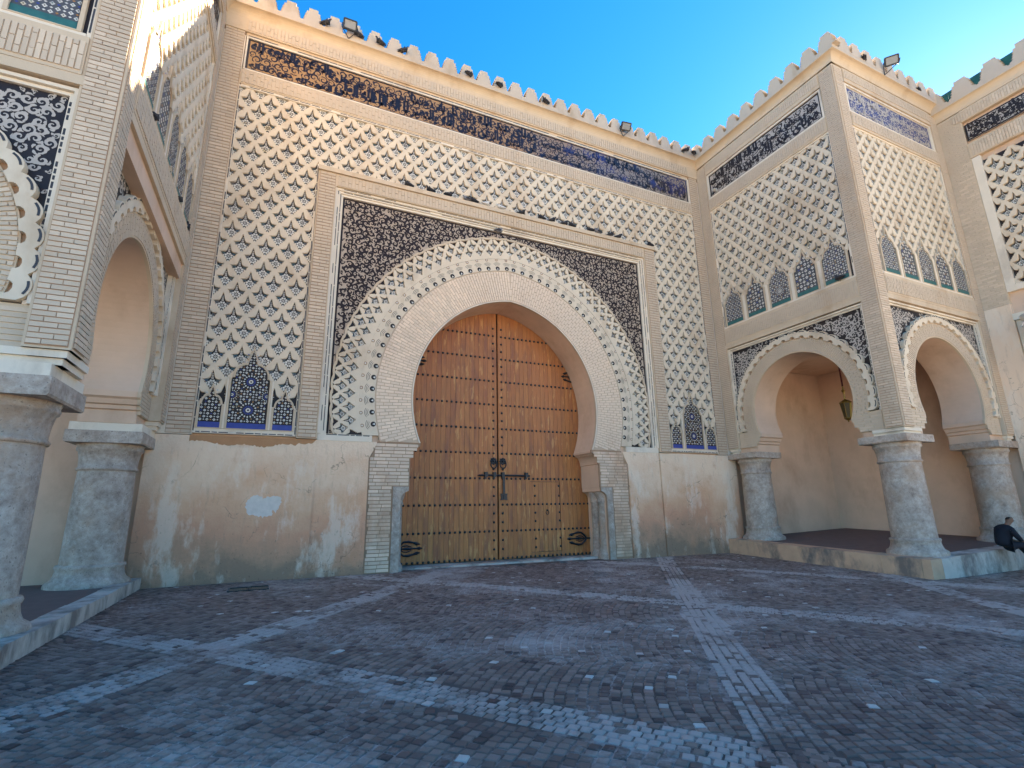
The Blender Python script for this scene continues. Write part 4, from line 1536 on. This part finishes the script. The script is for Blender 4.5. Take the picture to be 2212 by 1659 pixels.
for sg in (-1, 1):
    lf = part('door_leaf', MB().box(FD, *sorted((DC+sg*.02, DC+sg*3.6)), .03, 4.85, -.16, -.075), 'gap', wg)
    mbk = MB()
    for i in range(22):
        x0 = DC+sg*(.03+i*PW)
        x1 = x0+sg*(PW-.006)
        a, b = sorted((x0, x1))
        if abs((a+b)/2-DC) > 3.55:
            continue
        ta, tb = arch_top(a), arch_top(b)
        n = -.006*R()
        segs = [(0.035, None)]
        if sg > 0 and a > WK[0]-.02 and b < WK[1]+.06:
            segs = [(.035, WK[2]-.012), (WK[3]+.012, None)]
        for v0, v1 in segs:
            q = [(a, v0), (b, v0), (b, v1), (a, v1)] if v1 else [(a, v0), (b, v0), (b, tb), (a, ta)]
            pm = MB().plate(FD, q, -.075, n)
            part('plank', pm, 'wood', lf)
    # upper backing under the arch
    q = [(DC+sg*.02, 4.84), (DC+sg*3.2, 4.84)]+[(DC+sg*x, arch_top(DC+sg*x)) for x in (3.1, 2.9, 2.6, 2.2, 1.6, 1.0, .4, .02)]
    part('leaf_backing', MB().plate(FD, q, -.16, -.076), 'gap', lf)
    for z in rows:
        for i in range(22):
            d = .155+i*PW
            if d < open_hw(z)+.25:
                studs.append((DC+sg*d, z))
    for r0_, r1_ in zip(rows, rows[1:]+[8.3]):
        for t in (1/3, 2/3):
            z = r0_+(r1_-r0_)*t
            if 2.7 < z < 3.35 or (sg > 0 and 1.78 < z < 2.5) or z > 8.0:
                continue
            studs.append((DC+sg*.155, z))
wk = MB()
wd = part('wicket_door', MB().box(FD, WK[0], WK[1], WK[2], WK[3], -.075, -.03), 'gap', wg, label='small wicket door cut into the right leaf')
x = WK[0]
while x < WK[1]-.05:
    b = min(x+PW, WK[1])
    part('plank', MB().box(FD, x+.004, b-.003, WK[2]+.004, WK[3]-.004, -.03, .006), 'wood', wd)
    x += PW
part('pull_ring', MB().tube([(8.40+.055*math.cos(a), YD-.03, 1.45+.065*math.sin(a)) for a in [2*PI*i/16 for i in range(17)]], .012, 6).tube([(8.40, YD, 1.53), (8.40, YD-.05, 1.52)], .03, 8), 'iron', wd)
for z in (.35, .62, 1.18, 1.45, 2.0, 2.33):
    for x in (WK[0]+.19, WK[1]-.06):
        studs.append((x, z))
seen_s, rest_s = [], []
sme = smesh_.mesh('stud', ['iron'], True)
studs.sort(key=lambda s_: depth((s_[0], YD, s_[1])) if abs(s_[0]-CX) < open_hw(s_[1])-.02 else 99)
mbs = MB()
for i, (x, z) in enumerate(studs):
    if i < 295:
        o = link('stud', sme, wg)
        o.matrix_basis = Matrix(((1, 0, 0, x), (0, 0, -1, YD), (0, 1, 0, z), (0, 0, 0, 1)))
    else:
        k = len(mbs.v)
        mbs.v += [(x+a, YD-c, z+b) for a, b, c in smesh_.v]
        mbs.f += [tuple(k+j for j in f) for f in smesh_.f]
        mbs.m += smesh_.m
if mbs.f:
    part('studs', mbs, 'iron', wg, kind='stuff')
# knockers
for sg in (-1, 1):
    kx = DC+sg*.165
    kb = MB()
    q = [(kx+.115*(1+.10*math.cos(8*a))*math.cos(a), 3.12+.115*(1+.10*math.cos(8*a))*math.sin(a)) for a in [2*PI*i/48 for i in range(48)]]
    kb.plate(FD, q, -.0, .03)
    kb.lathe((kx, YD-.03, 3.12), [(.001, 0)], 3) if False else None
    for i in range(8):
        a = 2*PI*i/8
        kb.tube([(kx+.085*math.cos(a), YD-.03, 3.12+.085*math.sin(a)), (kx+.075*math.cos(a), YD-.05, 3.12+.075*math.sin(a))], [.03, .012], 6)
    kp = part('knocker', kb, 'iron', wg)
    part('knocker_ring', MB().tube([(kx+.105*math.cos(a), YD-.055, 3.02+.135*math.sin(a)) for a in [2*PI*i/24 for i in range(25)]], .022, 8).tube([(kx, YD-.01, 2.86), (kx, YD-.05, 2.86)], [.045, .03], 8), 'iron', kp, smooth=True)
    part('knocker_boss', MB().tube([(kx, YD-.02, 3.13), (kx, YD-.085, 3.13)], [.06, .03], 10), 'iron', kp)
# long bolt, hasp and lock plate
bo = part('door_bolt', MB().tube([(5.86, YD-.05, 2.655), (5.95, YD-.05, 2.655), (7.72, YD-.05, 2.655), (7.76, YD-.05, 2.655)], [.008, .032, .032, .02], 8), 'iron', wg)
for x in (6.16, 6.46, 6.76, 7.62):
    part('bolt_staple', MB().box(FD, x-.05, x+.05, 2.60, 2.76, 0, .10).box(FD, x-.03, x+.03, 2.54, 2.60, 0, .04), 'iron', bo)
part('hasp', MB().box(FD, 6.755, 6.835, 2.05, 2.64, .03, .06).tube([(6.76, YD-.06, 2.36), (6.74, YD-.09, 2.36)], .02, 6), 'iron', bo)
q = [(6.69, 1.86), (6.80, 1.875), (6.92, 1.86), (6.905, 1.96), (6.92, 2.075), (6.80, 2.06), (6.69, 2.075), (6.705, 1.96)]
part('lock_plate', MB().plate(FD, q, 0, .05).box(FD, 6.77, 6.84, 1.90, 2.03, .05, .075), 'iron', bo)
# forged strap hinges with three leaf points
def hinge(x, z, sg, s_=1.0):
    mb = MB()
    def P(u, v, n=.02):
        return (x-sg*u*s_, YD-n, z+v*s_)
    for k in (-1, 0, 1):
        if k:
            pts = [P(-.15, 0), P(.02, 0), P(.10, k*.10), P(.22, k*.19), P(.36, k*.20), P(.5, k*.17), P(.62, k*.13), P(.72, k*.12)]
            rs = [.03, .035, .035, .032, .042, .03, .055, .008]
        else:
            pts = [P(-.2, 0), P(.2, 0), P(.34, 0), P(.48, 0), P(.62, 0), P(.70, 0), P(.80, 0)]
            rs = [.035, .03, .05, .026, .03, .055, .006]
        mb.tube(pts, [r*s_ for r in rs], 6)
        if k:
            mb.tube([P(.10, 0), P(.20, k*.075), P(.32, k*.09), P(.46, k*.05)], [.02*s_, .018*s_, .022*s_, .012*s_], 6)
    return part('strap_hinge', mb, 'iron', wg)
hinge(9.92, .565, 1)
hinge(3.34, .485, -1)
hinge(9.86, 6.27, 1, .9)
hinge(3.40, 6.30, -1, .9)

# ================================================================== floodlights
def floodlight(loc, yaw, tilt, label, arm):
    t = thing('floodlight', label, 'floodlight', loc, 'floodlights on the parapet')
    Mx = Matrix.Translation(loc) @ Matrix.Rotation(yaw, 4, 'Z') @ Matrix.Rotation(tilt, 4, 'X') @ Matrix.Scale(.9, 4)
    f = Frame((0, 0, 0), (1, 0, 0), (0, -1, 0))
    def put(name, mb, mat):
        mb.v = [tuple(Mx @ Vector(v)) for v in mb.v]
        return part(name, mb, mat, t)
    def rr(w, h, c):
        q = []
        for sx, sy, a0 in ((1, 1, 0), (-1, 1, 90), (-1, -1, 180), (1, -1, 270)):
            for i in range(4):
                a = math.radians(a0+30*i)
                q.append((sx*(w-c)+c*math.cos(a), sy*(h-c)+c*math.sin(a)))
        return q
    put('lamp_body', MB().plate(f, rr(.235, .175, .045), -.07, 0, holes=[rr(.19, .13, .02)]).plate(f, rr(.24, .18, .05), -.09, -.03), 'iron')
    put('lamp_glass', MB().plate(f, rr(.188, .128, .02), -.028, -.012), 'glass')
    m2 = MB()
    for x in (-.26, .26):
        m2.tube([Mx @ Vector((x, .03, 0)), Mx @ Vector((x, .12, -.1)), Vector(loc)+Vector(arm)], .014, 6)
    part('bracket', m2, 'iron', t)
    return t
floodlight((.88, -.52, 16.62), .0, math.radians(24), 'black floodlight facing down from the parapet above the long inscription, near the sunlit pavilion', (0, .25, -.3))
floodlight((11.62, -.52, 16.52), -.15, math.radians(35), 'black floodlight on the parapet at the far right end of the doorway wall', (0, .25, -.28))
floodlight((18.3, -6.75, 16.62), -.9, math.radians(30), 'black floodlight standing out from the roof edge of the right pavilion', (0, .3, -.35))

# ================================================================== hanging lantern
lx, ly, lz = 18.50, -3.0, 4.85
lt = thing('hanging_lantern', 'yellow glass and brass lantern hanging inside the right pavilion arch', 'lantern', (lx, ly, lz))
part('hanging_cord', MB().tube([(lx, ly, 7.2), (lx, ly, 5.75)], .03, 6), 'redcloth', lt)
part('lantern_chain', MB().tube([(lx, ly, 5.75), (lx, ly, 5.62), (lx, ly, 5.58), (lx, ly, 5.52), (lx, ly, 5.46), (lx, ly, 5.26)], [.02, .035, .07, .035, .02, .03], 8), 'brass', lt)
part('lantern_cap', MB().lathe((lx, ly, lz), [(.02, .44), (.05, .40), (.13, .36), (.20, .30), (.19, .27), (.17, .26)], 6), 'brass', lt)
gp = MB(); rb = MB()
for i in range(6):
    a, b = PI/3*i+.3, PI/3*(i+1)+.3
    P = [Vector((lx+r*math.cos(t), ly+r*math.sin(t), lz+z)) for r, t, z in ((.11, a, -.26), (.11, b, -.26), (.18, b, .26), (.18, a, .26))]
    gp.poly(P, 0 if i == 4 else 1)
    rb.tube([P[0], P[3]], .012, 5)
part('lantern_glass', gp, ['yglass', 'dglass'], lt)
part('lantern_rib', rb, 'brass', lt)
part('lantern_base', MB().lathe((lx, ly, lz), [(.12, -.255), (.125, -.28), (.08, -.33), (.03, -.36), (.02, -.41), (.001, -.43)], 6), 'brass', lt)

# ================================================================== drain grate
gt = thing('drain_grate', 'dark iron drain grate set in the paving below the left tile panel', 'drain grate', (-.35, -1.37, gz(-.35, -1.37)))
for i, x0 in enumerate((-.74, -.34)):
    mb = MB()
    G = Frame((0, 0, 0), (1, 0, 0), (0, -1, 0))
    mb.box(G, x0, x0+.39, -.02, .022, 1.10, 1.125).box(G, x0, x0+.39, -.02, .022, 1.615, 1.64)
    mb.box(G, x0, x0+.025, -.02, .021, 1.126, 1.614).box(G, x0+.365, x0+.39, -.02, .021, 1.126, 1.614)
    fr_ = part('grate_frame', mb, 'iron', gt)
    for j in range(3):
        y = 1.22+j*.125
        part('grate_bar', MB().box(G, x0+.026, x0+.364, -.01, .011, y, y+.028), 'joint', gt)
part('grate_pit_shade', MB().box(Frame((0, 0, 0), (1, 0, 0), (0, -1, 0)), -.735, .045, -.01, .006, 1.105, 1.635), 'gap', gt)  # no real hollow: near-black slab paints the shade between the bars

# ================================================================== grown bodies (skin modifier applied once)
def skin_mesh(name, nodes, edges, mat, sub=1, root=0):
    me = bpy.data.meshes.new(name)
    me.from_pydata([n[:3] for n in nodes], edges, [])
    o = bpy.data.objects.new(name, me)
    COL.objects.link(o)
    m = o.modifiers.new('s', 'SKIN')
    m.use_smooth_shade = True
    for i, n in enumerate(nodes):
        sv = me.skin_vertices[0].data[i]
        r = n[3]
        sv.radius = r if isinstance(r, tuple) else (r, r)
        sv.use_root = i == root
    s_ = o.modifiers.new('d', 'SUBSURF')
    s_.levels = s_.render_levels = sub
    dg = bpy.context.evaluated_depsgraph_get()
    out = bpy.data.meshes.new_from_object(o.evaluated_get(dg))
    bpy.data.objects.remove(o)
    out.name = name
    out.materials.clear()
    out.materials.append(M[mat])
    return out
def chain(n, k=0):
    return [(k+i, k+i+1) for i in range(n-1)]
# ---- pigeons, facing +x
def pigeon_meshes(style):
    body = {'dark': 'feather', 'white': 'featherw', 'grey': 'featherg'}[style]
    nodes = [(-.20, 0, .075, (.032, .010)), (-.13, 0, .085, (.034, .018)), (-.06, 0, .10, .058), (.02, 0, .105, .068), (.075, 0, .125, .056), (.105, 0, .165, .034), (.115, 0, .20, .030), (.13, 0, .215, .028), (.155, 0, .212, .012), (.175, 0, .205, .005)]
    b = skin_mesh('pigeon', nodes, chain(10), body, 1, 3)
    w = skin_mesh('wing', [(.05, 0, .11, (.02, .035)), (-.03, 0, .105, (.018, .045)), (-.12, 0, .085, (.012, .026)), (-.19, 0, .075, (.006, .012))], chain(4), 'feather' if style != 'white' else 'featherw', 1, 1)
    l = MB().tube([(0, 0, .06), (.005, 0, .004)], .007, 5).tube([(.005, 0, .004), (.045, 0, .004)], .006, 4).mesh('pigeon_leg', ['beak'])
    return b, w, l
PG = {k: pigeon_meshes(k) for k in ('dark', 'white', 'grey')}
def pigeon(loc, rot, style, label, group, s_=1.25):
    b, w, l = PG[style]
    o = bpy.data.objects.new('pigeon', b)
    COL.objects.link(o)
    o.location = loc
    o.rotation_euler = (0, 0, rot)
    o.scale = (s_,)*3
    o['label'], o['category'], o['group'] = label, 'pigeon', group
    for sg in (-1, 1):
        for nm, me, dy in (('wing', w, .055), ('leg', l, .022)):
            c = bpy.data.objects.new(nm, me)
            COL.objects.link(c)
            c.parent = o
            c.location = (0, sg*dy, 0)
    return o
ORD = ['first', 'second', 'third', 'fourth', 'fifth', 'sixth', 'seventh', 'eighth', 'ninth', 'tenth', 'eleventh', 'twelfth', 'thirteenth', 'fourteenth', 'fifteenth', 'sixteenth', 'seventeenth']
LED = [(3.02, 'dark', 3.3), (3.73, 'dark', 3.3), (4.36, 'dark', .2), (5.0, 'grey', 3.0), (5.24, 'dark', 3.2), (5.68, 'white', .1), (6.23, 'white', 3.0), (7.03, 'dark', -.4), (7.81, 'dark', 3.2), (8.25, 'dark', -.5), (8.77, 'dark', -.3), (9.08, 'dark', 3.2), (9.88, 'dark', 2.8), (10.23, 'grey', 3.1), (10.79, 'dark', -.6), (11.16, 'dark', -.4), (12.70, 'dark', 3.2)]
for i, (x, st, rt) in enumerate(LED):
    pigeon((x, -.08, 11.612), rt, st, '%s pigeon perched on the ledge above the door arch, %s bird from the left' % ({'dark': 'dark slate', 'white': 'white', 'grey': 'pale grey'}[st], ORD[i]), 'pigeons on the ledge above the door arch', .95)
CRN = [(.17, 16.43, 'dark', 'behind the first gap left of the near floodlight'), (1.15, 16.43, 'dark', 'just right of the near floodlight'), (1.85, 16.43, 'dark', 'second right of the near floodlight'), (2.62, 16.43, 'dark', 'third right of the near floodlight'), (4.95, 16.43, 'dark', 'above the green patch of the inscription'), (6.12, 16.43, 'dark', 'near its middle'), (8.0, 16.43, 'dark', 'right of the middle of the cornice'), (14.85, 16.43, 'dark', 'left of two at the inner corner'), (15.28, 16.43, 'dark', 'right of two at the inner corner')]
for x, z, st, wh in CRN:
    pigeon((x, -.36 if x < 14 else -.42, 16.42), random.choice((.4, 3.4, -.5)), st, 'dark pigeon on the long parapet, '+wh, 'pigeons on the long parapet', 1.05)
for y, st, wh in ((-4.75, 'dark', 'highest of the row'), (-3.15, 'white', 'the white one'), (-2.05, 'dark', 'below the white one'), (-.75, 'dark', 'lowest, next to the brick corner strip')):
    pigeon((XL-.005, y, 8.40), random.choice((1.3, -1.4, 1.9)), st, '%s pigeon on the left pavilion ledge, %s' % ('white' if st == 'white' else 'dark', wh), 'pigeons on the left pavilion ledge', .85)
pigeon((17.2, -6.45, 16.42), .5, 'dark', 'dark pigeon on the right pavilion roof edge, left of its floodlight', 'pigeons on the right pavilion roof', 1.1)
pigeon((20.5, -6.40, 16.42), .2, 'dark', 'dark pigeon on the right pavilion roof near green tiles', 'pigeons on the right pavilion roof', 1.1)
pigeon((15.66, -.95, 14.33), .3, 'white', 'white pigeon at the foot of the right pavilion inscription', 'pigeons on the right pavilion', 1.0)
pigeon((15.62, -5.25, 8.42), 1.2, 'dark', 'dark pigeon in front of the largest mosaic niche of the right pavilion', 'pigeons on the right pavilion', 1.1)
pigeon((6.1, -.20, 10.62), .2, 'grey', 'grey pigeon sitting on top of the carved arch band under the ledge', 'pigeons on the ledge above the door arch', 1.0)

# ================================================================== seated man
pz = .30
pm = thing('person', 'seated person in a dark coat leaning forward on the step by the far column', 'person', (18.42, -6.62, pz), rotz=math.radians(-30))
PMX = Matrix.Translation((18.42, -6.62, pz)) @ Matrix.Rotation(math.radians(-30), 4, 'Z')
def pput(name, me, parent=pm):
    o = bpy.data.objects.new(name, me)
    COL.objects.link(o)
    o.parent = parent
    return o
tors = [(0, 0, .12, (.11, .13)), (.02, 0, .28, (.13, .16)), (.06, 0, .44, (.13, .18)), (.13, 0, .57, (.10, .16)), (.20, 0, .645, (.055, .06)), (.245, 0, .69, (.064, .062)), (.29, 0, .755, (.098, .085)), (.302, 0, .815, (.102, .090)), (.285, 0, .865, (.065, .065))]
E1 = chain(9)
nodes, edges = list(tors), list(E1)
def limb(root, pts):
    k = len(nodes)
    nodes.extend(pts)
    edges.append((root, k))
    edges.extend(chain(len(pts), k))
    return k+len(pts)-1
for sg in (-1, 1):
    limb(0, [(.12, sg*.09, .10, .066), (.46, sg*.13, .13, .065), (.64, sg*.13, -.10, .055), (.78, sg*.13, -.36, .040), (.90, sg*.14, -.41, .035)])
    h = limb(3, [(.12, sg*.20, .53, .06), (.22, sg*.235, .33, .046), (.40, sg*.14, .22, .034), (.45, sg*.11, .21, .034)])
    for f in range(4):
        limb(h, [(.49, sg*(.135-.022*f), .205, .011), (.525-.004*abs(f-1), sg*(.135-.022*f), .185, .009), (.54, sg*(.132-.022*f), .16, .008)])
    limb(h, [(.465, sg*.085, .21, .011), (.49, sg*.075, .195, .009)])
body = pput('person_body', skin_mesh('person_body', nodes, edges, 'skin', 2, 0))
tk = [(a, b, c-(.07 if i == 0 else 0), (r[0]*1.22+.02+(.04 if i == 0 else 0), r[1]*1.18+.02+(.04 if i == 0 else 0))) for i, (a, b, c, r) in enumerate(tors[:4])]+[(.20, 0, .665, (.085, .09))]
nodes, edges = tk, chain(5)
for sg in (-1, 1):
    limb(3, [(.12, sg*.205, .53, .083), (.215, sg*.245, .33, .070), (.37, sg*.155, .23, .052)])
pput('coat', skin_mesh('coat', nodes, edges, 'coat', 2, 0))
nodes, edges = [(.02, 0, .10, (.15, .18))], []
for sg in (-1, 1):
    limb(0, [(.17, sg*.10, .105, .11), (.46, sg*.13, .13, .080), (.64, sg*.13, -.10, .070), (.76, sg*.13, -.33, .058)])
pput('trousers', skin_mesh('trousers', nodes, edges, 'trouser', 2, 0))
for sg in (-1, 1):
    pput('shoe', skin_mesh('shoe', [(.76, sg*.13, -.37, .05), (.84, sg*.135, -.41, .05), (.95, sg*.14, -.43, .036)], chain(3), 'iron', 1, 1))
hm = body.data
hm.materials.append(M['hair'])
hm.materials.append(M['trouser'])
for f in hm.polygons:
    x, y, z = f.center
    if z > .74 and (z-.84)+1.0*(.275-x) > .0 and abs(x-.27) < .2:
        f.material_index = 1
    elif x < .33 and z < .28:
        f.material_index = 2
pput('shirt_front', skin_mesh('shirt_front', [(.22, 0, .60, (.03, .05)), (.20, 0, .50, (.03, .06)), (.16, 0, .36, (.02, .05))], chain(3), 'shirt', 1, 1))
fm = MB().tube([(.38, 0, .775), (.412, 0, .75), (.39, 0, .736)], [.012, .018, .010], 6)
pput('nose', fm.mesh('nose', ['skin']))
for sg in (-1, 1):
    pput('ear', skin_mesh('ear', [(.275, sg*.092, .775, .016), (.272, sg*.098, .805, .019)], [(0, 1)], 'skin', 1, 0))
